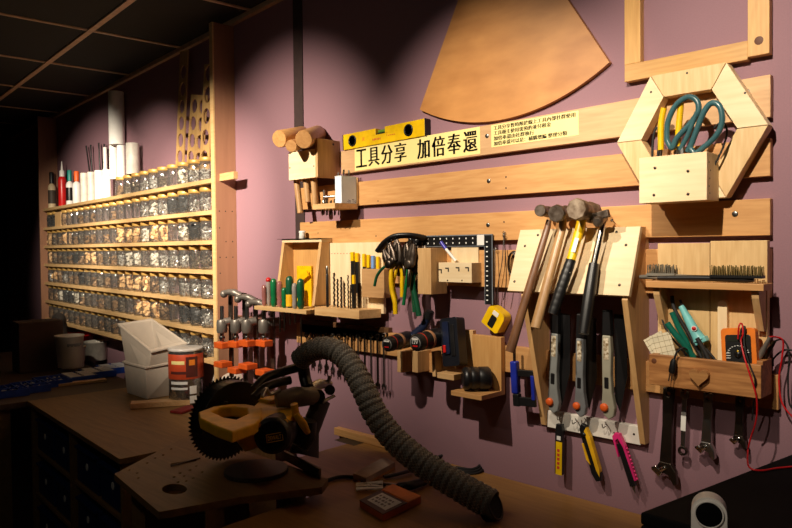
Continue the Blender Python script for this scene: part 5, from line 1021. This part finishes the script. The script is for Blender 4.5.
MB(FW).tube([RT(306, 420, t0 + .10), RT(303, 436, t0 + .10), RT(298, 446, t0 + .09)], [.03, .036, .03], 14).build('yellow_latch', BLACK, ms)
MB(FW).tube([RT(296, 414, t0 + .03), RT(303, 424, t0 + .03), RT(308, 433, t0 + .04)], [.008, .011, .007], 10).tube([RT(294, 404, t0 + .04), RT(297, 420, t0 + .05)], .01, 8).build('yellow_bracket', YELD, ms)
MB(FW).tube([RT(276, 400, t0 + .1), RT(296, 397, t0 + .12), RT(318, 396, t0 + .2)], [.020, .028, .022], 16).build('gear_casing', mat('saw_grey', (122, 112, 100), .5, .3), ms)
MB(FW).tube([RT(306, 390, t0 + .2), RT(320, 384, t0 + .24), RT(330, 384, t0 + .28)], [.012, .015, .01], 12).tube([RT(330, 376, t0 + .26), RT(326, 390, t0 + .26), RT(334, 396, t0 + .26), RT(322, 402, t0 + .24)], .006, 8).build('mechanism', STEEL, ms)
for (x, y, r_) in ((318, 397, .02), (330, 390, .014), (314, 407, .013)): MB(FW).tube([RT(x, y, t0 + .17), RT(x, y, t0 + .2)], r_, 16).build('pivot_knob', DSTEEL, ms)
pv = PZ(312, 466, SZ + .002); MB(FW).tube([RT(304, 455, t0 + .2), RT(310, 430, t0 + .22), RT(322, 400, t0 + .26)], [.05, .032, .03], 14, flat=.6).build('pivot_column', mat('column_black', (40, 36, 34), .5), ms)
q0, q1 = PZ(277, 449, SZ + .02), PZ(320, 471, SZ + .02); MB(BF).bar((q0.x, q0.y, SZ + .0135), (q1.x, q1.y, SZ + .0135), .008, .026, (0, 0, 1)).build('fence', mat('fence_grey', (120, 110, 98), .5, .4), ms, .001)
MB(BF).prism(circ(-1.575, -.525, .085, 30), SZ + .0004, SZ + .012).build('turntable', mat('turntable_grey', (80, 72, 66), .5, .4), ms, .002)
for pts, r_, nm in (([(254, 390, .12), (266, 378, .16), (285, 371, .2), (304, 366, .24)], .013, 'carry_bar'), ([(254, 398, .08), (268, 386, .12), (290, 380, .16)], .012, 'carry_bar'), ([(303, 364, .22), (305, 378, .22), (308, 388, .2)], .017, 'dust_port'), ([(262, 397, .05), (266, 389, .07), (270, 394, .08), (280, 390, .1)], .005, 'lever')):
    MB(FW).tube(spline([tuple(RT(x, y, t0 + dt_)) for x, y, dt_ in pts], 5), r_, 12).build(nm, STEEL if nm == 'lever' else BLACK, ms)
# hose
hs = thing('dust_hose', tuple(PZ(495, 522, BZ)), 'ribbed grey dust hose arching from the mitre saw down to the bench', 'hose')
cp = [(299, 361, 1.95), (308, 353, 1.93), (321, 348, 1.91), (334, 350, 1.89), (345, 358, 1.87), (355, 372, 1.84), (365, 392, 1.81), (376, 415, 1.79), (394, 439, 1.77), (422, 463, 1.735), (452, 482, 1.70), (478, 497, 1.67), (495, 506.5, 1.65)]
pts = spline([tuple(RT(*c)) for c in cp], 24); n = len(pts)
cum = [0]
for i in range(1, n): cum.append(cum[-1] + (V(pts[i]) - V(pts[i - 1])).length)
tot = cum[-1]; M = 420; res = []; j = 0
for i in range(M + 1):
    s_ = tot * i / M
    while j < n - 2 and cum[j + 1] < s_: j += 1
    res.append(V(pts[j]).lerp(V(pts[j + 1]), (s_ - cum[j]) / max(1e-9, cum[j + 1] - cum[j])))
rs = [(.0340 - .008 * (1 - i / M) + (.0052 - .002 * i / M) * abs(math.sin(i / M * tot / .0185 * PI)) - .001) for i in range(M + 1)]
for p_, r_ in zip(res, rs):
    if p_.z - r_ < BZ + .0005: p_.z = BZ + r_ + .0006
hb_ = MB(FW).tube([tuple(p) for p in res], rs, 28); hb_.f = hb_.f[:-2]; hb_.sm = hb_.sm[:-2]
ax = (res[-1] - res[-3]).normalized(); hb_.build('ribbed_tube', HOSEM, hs)
# zigzag threads
def ringpts(i, a, off):
    T_ = (res[min(i + 1, M)] - res[max(i - 1, 0)]).normalized(); nx = T_.cross(V((0, 0, 1))).normalized(); ny = T_.cross(nx); return res[i] + (nx * math.cos(a) + ny * math.sin(a)) * (rs[i] + off)
m = MB(FW)
for i in range(4, M - 4, 7):
    m.tube([tuple(ringpts(min(M - 2, max(1, i + (2 if k % 2 else -2))), 2 * PI * k / 44, .0006)) for k in range(44)], .0009, 3, True)
m.build('thread_weave', mat('hose_thread', (190, 180, 164), .6), hs)
m = MB(FW); e = res[-1]; m.tube([tuple(e - ax * .03), tuple(e - ax * .0005)], .0315, 28).build('hose_inside', mat('hose_dark', (18, 16, 15), .9), hs)
m = MB(FW); nx = ax.cross(V((0, 0, 1))).normalized(); ny = ax.cross(nx); m.tube([tuple(e + (nx * math.cos(t * PI / 16) + ny * math.sin(t * PI / 16)) * .0335) for t in range(32)], .0026, 6, True).build('end_rim', mat('hose_rim', (70, 62, 54), .6), hs)

# ================================================================== LEFT DESK with blue drawers (runs along the left wall)
DZ = .816
def fa(px, py, z=DZ): q_ = FA.loc(PZ(px, py, z)); return (q_[0], q_[2])
c1, c2 = fa(120, 459), fa(27, 401); dfr = (c1[1] + c2[1]) / 2; ua, ub = c2[0], c1[0]
FAf = Fr(FA.o, FA.x, -FA.z, FA.y)       # a along wall, b = into the wall, c = up
dk = thing('drawer_cabinet', FA.pt((ua + ub) / 2, 0, dfr - .2), 'low wooden cabinet with blue plastic drawers under a plywood top', 'cabinet')
MB(FA).box(ua, ub, DZ - .018, DZ, .06, dfr).build('cabinet_top', BENCHD, dk, .001)
for u in (ua + .01, (ua + ub) / 2, ub - .028): MB(FA).box(u, u + .018, .001, DZ - .0185, .1, dfr - .01).build('side_panel', BENCHD, dk)
MB(FA).box(ua + .03, ub - .03, .02, DZ - .02, .1, .11).build('back_panel', BENCHD, dk)
BLD = mat('drawer_blue', (22, 44, 96), .4)
for r_ in range(4):
    z1 = DZ - .05 - r_ * .19; MB(FA).box(ua + .028, ub - .028, z1 - .168, z1 - .156, .12, dfr - .02).build('inner_shelf', BENCHD, dk)
    for k in range(4):
        u0_ = ua + .035 + k * (ub - ua - .06) / 4 + (.018 if k > 1 else 0); u1_ = u0_ + (ub - ua - .06) / 4 - .03
        dw = MB(FA).box(u0_, u1_, z1 - .154, z1 - .02, .14, dfr - .03).build('drawer', BLD, dk, .003); MB(FA).box(u0_ + .01, u1_ - .01, z1 - .03, z1 - .02, dfr - .03, dfr - .018).build('drawer_lip', BLD, dw, .002)
        MB(FA).prism(circ((u0_ + u1_) / 2, z1 - .08, .013, 18), dfr - .0299, dfr - .0285).build('drawer_sticker', WPAP, dw)
# second table further left
tz = DZ - .002
t2 = thing('side_table', FA.pt(ua - .8, 0, .35), 'dark low table left of the drawer cabinet with trays on it', 'table')
MB(FA).box(ua - 1.75, ua - .004, tz - .025, tz, .16, dfr + .12).build('table_top', mat('dark_table', (78, 58, 42), .6), t2, .001)
for u in (ua - 1.7, ua - .08):
    for d in (.2, dfr + .06): MB(FA).box(u, u + .05, .001, tz - .0255, d, d + .05).build('leg', BENCHD, t2)
def plank(p0, p1, w, h, z, label, m=PINE_X):
    a, b = PZ(*p0, z), PZ(*p1, z); o = MB(BF).bar((a.x, a.y, z + h / 2 + .0005), (b.x, b.y, z + h / 2 + .0005), w, h).build('wood_strip', m, None, .001); return tag(o, label, 'strip')
plank((58, 386), (106, 381), .045, .012, DZ, 'pale wood strip lying along the far end of the drawer cabinet top')
plank((28, 369), (69, 361), .05, .014, tz, 'pale wood strip on the dark table in front of the white buckets')
plank((76, 361), (120, 356), .05, .014, tz, 'pale wood strip on the dark table below the clear tub')
# blue trays of parts
for k, (x, y, lb) in enumerate([(8, 388, 'blue parts tray, leftmost on the dark table'), (30, 384, 'blue parts tray, second from the left on the dark table'), (52, 378.5, 'blue parts tray, third from the left on the dark table'), (78, 374.5, 'blue tray with pale lids, fourth from the left on the dark table'), (97, 370, 'blue tray with pale lids, fifth from the left on the dark table'), (114, 366, 'blue tray with pale lids, nearest the white bins')]):
    a = FA.loc(PZ(x, y, tz + .03)); root = thing('parts_tray', FA.pt(a[0], tz, a[2]), lb, 'tray', 'blue parts trays on the dark table'); u, d = a[0], a[2]; w_, l_ = .085, .07
    F = FA.at(u, tz + .0006, d)
    MB(F).box(-w_, w_, 0, .004, -l_, l_).box(-w_, w_, .004, .032, -l_, -l_ + .005).box(-w_, w_, .004, .032, l_ - .005, l_).box(-w_, -w_ + .005, .004, .032, -l_, l_).box(w_ - .005, w_, .004, .032, -l_, l_).box(-.003, .003, .004, .03, -l_, l_).box(-w_, w_, .004, .03, -.003, .003).build('tray_shell', BLUE, root, .0008)
    m = MB(F); rt = random.Random(k)
    for q_ in range(60 if k < 3 else 8):
        if k < 3: x_, z_, s_ = rt.uniform(-w_ + .012, w_ - .012), rt.uniform(-l_ + .012, l_ - .012), .006; f0 = m.fr; m.fr = F.at(x_, .012 + rt.random() * .012, z_, rt.random() * 3, rt.random() * 3, rt.random() * 3); m.box(-s_, s_, -s_ * .5, s_ * .5, -s_ * .5, s_ * .5); m.fr = f0
        else: i, j = q_ % 4, q_ // 4; m.box(-w_ + .012 + i * .04, -w_ + .045 + i * .04, .026, .034, -l_ + .012 + j * .066, -l_ + .062 + j * .066)
    m.build('loose_parts' if k < 3 else 'pale_lids', mat('tray_parts', (190, 182, 170), .5, .2) if k < 3 else mat('tray_lids', (206, 202, 202), .5), root)
# buckets, tub, bottle
def pail(px, yb, ytop, wt, wb, m, label, name='bucket', cat='bucket', z=None, lip=True, solid=False, mark=False):
    z = tz + .0006 if z is None else z; c = PZ(px, yb, z); t = (c - CC).dot(CW); r1, r0 = wt / 2 * t / 700, wb / 2 * t / 700; h = (RT(px, ytop, t).z - z)
    root = thing(name, c, label, cat); Fc = Fr((c.x, c.y, z), (1, 0, 0), (0, 0, 1), (0, -1, 0))
    MB(Fc).lathe([(r0, 0), (r1, h - .008), (r1 * 1.05, h - .006), (r1 * 1.05, h), (r1 * .97, h), (r0 * .95, .006), (0.0001, .006)], (0, 0, 0), n=30).build('shell', m, root)
    return root, Fc, r1, r0, h
pl1 = pail(70, 367, 347, 29, 26, BIN, 'white bucket standing on the dark table, lower of the two nested ones')
pl2 = pail(70, 366.5, 335, 26.5, 22, BIN, 'white bucket with grey print nested inside the lower one', z=tz + .03)
nz = (CC - pl2[0].location); nz.z = 0; nz.normalize(); m = MB(pl2[1])
for k in range(8): a = math.atan2(nz.x * 0 - nz.y * -1, nz.x) * 0 - .2 + k * .1; v_ = Matrix.Rotation(-.1 + k * .13, 3, 'Z') @ nz; c = pl2[0].location + v_ * (pl2[2] * 1.005) + V((0, 0, pl2[4] * .72)); F = Fr(c, V((0, 0, 1)).cross(v_), (0, 0, 1), v_); mm_ = MB(F); m.fr = F; m.box(-.005, .005, -.008 + .004 * (k % 2), .008, -.004, .0015)
m.build('printed_mark', mat('bucket_print', (110, 104, 100), .6), pl2[0])
pl3 = pail(75, 357, 334, 36, 20, RED, 'wide red basin partly behind the white buckets', 'red_basin', 'basin')
pl4 = pail(96, 359.5, 341, 23, 20, mat('cloudy_plastic', (180, 174, 162), .4), 'small cloudy tub right of the white buckets', 'plastic_tub', 'tub')
m = MB(pl4[1]); r5 = random.Random(5)
for k in range(70): a, q_ = r5.random() * 6.28, pl4[3] * .85 * math.sqrt(r5.random()); f0 = m.fr; m.fr = f0.at(q_ * math.cos(a), pl4[4] * .8 + r5.random() * .012, q_ * math.sin(a), r5.random() * 3, r5.random() * 3); m.box(-.007, .007, -.004, .004, -.004, .004); m.fr = f0
m.build('contents', FILLM['white'], pl4[0])
c = PZ(71.5, 369, tz); Fc = Fr((c.x, c.y, tz + .015), (1, 0, 0), (0, 0, 1), (0, -1, 0)); sb2 = thing('small_bottle', c, 'tiny dark bottle with black cap in front of the white buckets', 'bottle')
MB(Fc).lathe([(.016, 0), (.018, .003), (.018, .028), (.010, .034)], (0, 0, 0), n=18).build('bottle_body', mat('smoky_glass', (70, 62, 54), .1), sb2); MB(Fc).lathe([(.015, .034), (.015, .052), (0, .053)], (0, 0, 0), n=16).build('cap', BLACK, sb2)
# dark boxes and bag at far left
def crate(x, y, wpx, ytop, depth, m, label, lidm=None):
    c = PZ(x, y, tz + .0006); t = (c - CC).dot(CW); w_ = wpx / 2 * t / 700; h = RT(x, ytop, t).z - tz; a = FA.loc(c); root = thing('cardboard_box', c, label, 'box')
    MB(FA).box(a[0] - w_, a[0] + w_, tz + .0008, tz + h - .004, a[2] - depth, a[2]).build('box_body', m, root, .002); MB(FA).box(a[0] - w_ * .98, a[0] - .001, tz + h - .004, tz + h, a[2] - depth, a[2]).build('flap', m, root); MB(FA).box(a[0] + .001, a[0] + w_ * .98, tz + h - .004, tz + h, a[2] - depth, a[2]).build('flap', m, root); return root
crate(16, 372, 30, 322, .22, mat('brown_card', (64, 40, 28), .8), 'dark brown cardboard box at the left edge of the dark table')
c = PZ(47, 361, tz + .0006); bgm = MB(FW); t = (c - CC).dot(CW)
for dx, r_, hz in ((0, .075, .075), (.05, .06, .12), (-.06, .07, .10), (0, .065, .19), (.03, .045, .24)): bgm.ball((c.x + dx, c.y + .06, tz + max(hz, r_ + .002)), r_, (1.05, .9, 1), 16)
o = bgm.build('cloth_bag', CLOTH); rm = o.modifiers.new('r', 'REMESH'); rm.mode = 'VOXEL'; rm.voxel_size = .012; rm.use_smooth_shade = True; tag(o, 'crumpled dark cloth bag slumped left of the white buckets', 'bag')
# ---- nested white bins on the cabinet
def bin_(base, rim, label, name='plastic_bin', th=.004):
    root = thing(name, sum(base, V((0, 0, 0))) / 4, label, 'bin', 'nested white plastic bins'); cb = sum(base, V((0, 0, 0))) / 4; cr = sum(rim, V((0, 0, 0))) / 4
    inn = lambda P4, c_, k: [c_ + (p - c_) * k for p in P4]
    ri, bi = inn(rim, cr, .93), [p + V((0, 0, .005)) for p in inn(base, cb, .93)]; ro = inn(rim, cr, 1.0); lo_ = [cr + (p - cr) * 1.07 for p in rim]; lb_ = [p - V((0, 0, .010)) for p in lo_]
    ring = [base, [p - V((0, 0, .010)) for p in ro], lb_, lo_, ri, bi]; vs = [p for q_ in ring for p in q_]; fs = []
    for k in range(len(ring) - 1):
        for i in range(4): fs.append((k * 4 + i, k * 4 + (i + 1) % 4, (k + 1) * 4 + (i + 1) % 4, (k + 1) * 4 + i))
    fs += [(3, 2, 1, 0), tuple(range((len(ring) - 1) * 4, len(ring) * 4))]; m = MB(FW); m._add(vs, fs, False, True); m.build('bin_shell', BIN, root, .005, 3); return root
def zpt(px, py, z): return PZ(px, py, z)
B0 = [PZ(x, y, DZ + .001) for x, y in ((127, 393), (147, 399.5), (173, 395), (160, 390))]
def up(b, px, py):   # point on the ray of (px,py) at the depth of base point b
    return RT(px, py, (b - CC).dot(CW))
r_lo = [up(B0[0], 123.6, 361), up(B0[1], 145.5, 366.5), up(B0[2], 181, 360), up(B0[3], 156, 352)]
bin_(B0, r_lo, 'white plastic bin on the cabinet top, lower of the nested pair')
B1 = [b.lerp(r, .42) + (sum(r_lo, V((0, 0, 0))) / 4 - b.lerp(r, .42)) * .1 for b, r in zip(B0, r_lo)]
r_hi = [up(B0[0], 119.5, 324), up(B0[1], 151, 350), up(B0[2], 185, 342), up(B0[3], 152, 319)]
bin_(B1, r_hi, 'white plastic bin with sloped open mouth, upper of the nested pair')
# big clear jar with red label
c = PZ(186.5, 402, DZ + .0006); t = (c - CC).dot(CW); r_ = 33.5 / 2 * t / 700; h = RT(186, 347, t).z - DZ; Fc = Fr((c.x, c.y, DZ + .0006), (1, 0, 0), (0, 0, 1), (0, -1, 0))
bj = thing('plastic_jar', c, 'big clear jar with orange-red label beside the white bins', 'jar')
MB(Fc).lathe([(r_ * .93, 0), (r_, .006), (r_, h * .93), (r_ * .95, h * .97)], (0, 0, 0), n=34).build('jar_body', CLEAR, bj); MB(Fc).lathe([(r_ * 1.0, h * .95), (r_ * 1.02, h * .955), (r_ * 1.02, h * .995), (r_ * .96, h), (0, h)], (0, 0, 0), n=34).build('lid', mat('clear_lid', (196, 190, 184), .25), bj)
lbm = MB(Fc).lathe([(r_ * 1.003, h * .46), (r_ * 1.006, h * .462), (r_ * 1.006, h * .9), (r_ * 1.003, h * .902)], (0, 0, 0), n=34); lbm.f = lbm.f[:-2]; lbm.sm = lbm.sm[:-2]; lbo = lbm.build('wrap_label', mat('orange_label', (196, 74, 40), .45), bj)
nz = (CC - c); nz.z = 0; nz.normalize()
def patch(par, ang, zc, wd, ht, m, nm):
    mm_ = MB(FW); k = 8; vs = []
    for i in range(k + 1):
        v_ = Matrix.Rotation(ang + (i / k - .5) * wd / r_, 3, 'Z') @ nz
        for zz_ in (-ht / 2, ht / 2): vs.append(V((c.x, c.y, DZ + zc + zz_)) + v_ * (r_ * 1.012))
    mm_._add(vs, [(2 * i, 2 * i + 2, 2 * i + 3, 2 * i + 1) for i in range(k)], False, True); o_ = mm_.build(nm, m, par); sm_ = o_.modifiers.new('s', 'SOLIDIFY'); sm_.thickness = .0008; return o_
patch(lbo, .35, h * .68, .05, h * .36, mat('label_dark', (84, 34, 28), .5), 'dark_panel'); patch(lbo, -.5, h * .76, .06, h * .06, CREAM, 'cream_stripe'); patch(lbo, -.5, h * .58, .07, h * .05, mat('label_dark', (84, 34, 28), .5), 'dark_stripe'); patch(lbo, .35, h * .76, .025, h * .10, mat('amber', (226, 128, 36), .5), 'emblem')
patch(bj, -.45, h * .40, .075, h * .05, WPAP, 'white_sticker'); patch(bj, -.45, h * .30, .075, h * .04, WPAP, 'white_sticker'); patch(bj, .4, h * .27, .03, h * .14, WPAP, 'white_sticker'); patch(bj, .4, h * .10, .03, h * .13, WPAP, 'white_sticker')
m = MB(Fc); r6 = random.Random(6)
for k in range(170): a, q_ = r6.random() * 6.28, r_ * .85 * math.sqrt(r6.random()); f0 = m.fr; m.fr = f0.at(q_ * math.cos(a), .01 + r6.random() * h * .5, q_ * math.sin(a), r6.random() * 3, r6.random() * 3); m.box(-.010, .010, -.004, .004, -.004, .004); m.fr = f0
m.build('contents', FILLM['mix'], bj)
# jar behind, wood offcut, red piece, white tub, pink bit
j2 = proto.copy(); COL.objects.link(j2); j2.location = PZ(200, 385, DZ + .0006)
for c_ in kids: cc_ = c_.copy(); COL.objects.link(cc_); cc_.parent = j2
tag(j2, 'gold-lidded empty glass jar standing on the cabinet behind the orange-labelled jar', 'jar', 'loose jar on the cabinet')
a, b = PZ(131, 408, DZ), PZ(190, 404, DZ); o = MB(BF).bar((a.x, a.y, DZ + .0125), (b.x, b.y, DZ + .0125), .06, .022).build('wood_offcut', PINE_X, None, .0015); tag(o, 'pale wooden offcut lying in front of the white bins', 'offcut')
a, b = PZ(176, 414, DZ), PZ(194, 408, DZ); o = MB(BF).bar((a.x, a.y, DZ + .006), (b.x, b.y, DZ + .006), .06, .01).build('red_folder', mat('dull_red', (120, 24, 22), .6), None, .0015); tag(o, 'flat dull red piece under the end of the wooden offcut', 'piece')
c = PZ(231, 402, DZ); wt = thing('white_tub', (c.x, c.y, DZ), 'rounded white tub standing behind the mitre saw', 'tub'); t = (c - CC).dot(CW); h = RT(231, 371, t).z - DZ; rw = 37 / 2 * t / 700
MB(Fr((c.x, c.y, DZ + .0006), (1, 0, 0), (0, 0, 1), (0, -1, 0))).lathe([(rw, 0), (rw * 1.02, h * .3), (rw * .98, h * .7), (rw * .85, h * .92), (rw * .6, h), (0, h)], (0, 0, 0), n=30).build('tub_body', BIN, wt); MB(Fr((c.x, c.y, DZ + .0006), (1, 0, 0), (0, 0, 1), (0, -1, 0))).lathe([(rw * 1.04, 0), (rw * 1.06, .004), (rw * 1.04, .01)], (0, 0, 0), n=30).build('rim', BIN, wt)
c = PZ(211, 385, DZ); o = MB(FW).bar((c.x, c.y, DZ + .001), (c.x + .012, c.y, DZ + .075), .05, .004, (0, 1, 0)).build('pink_note', mat('pink_paper', (220, 130, 150), .7)); tag(o, 'small pink piece standing left of the white tub', 'paper')
for ob in list(bpy.data.objects):
    if '_org' in ob: del ob['_org']
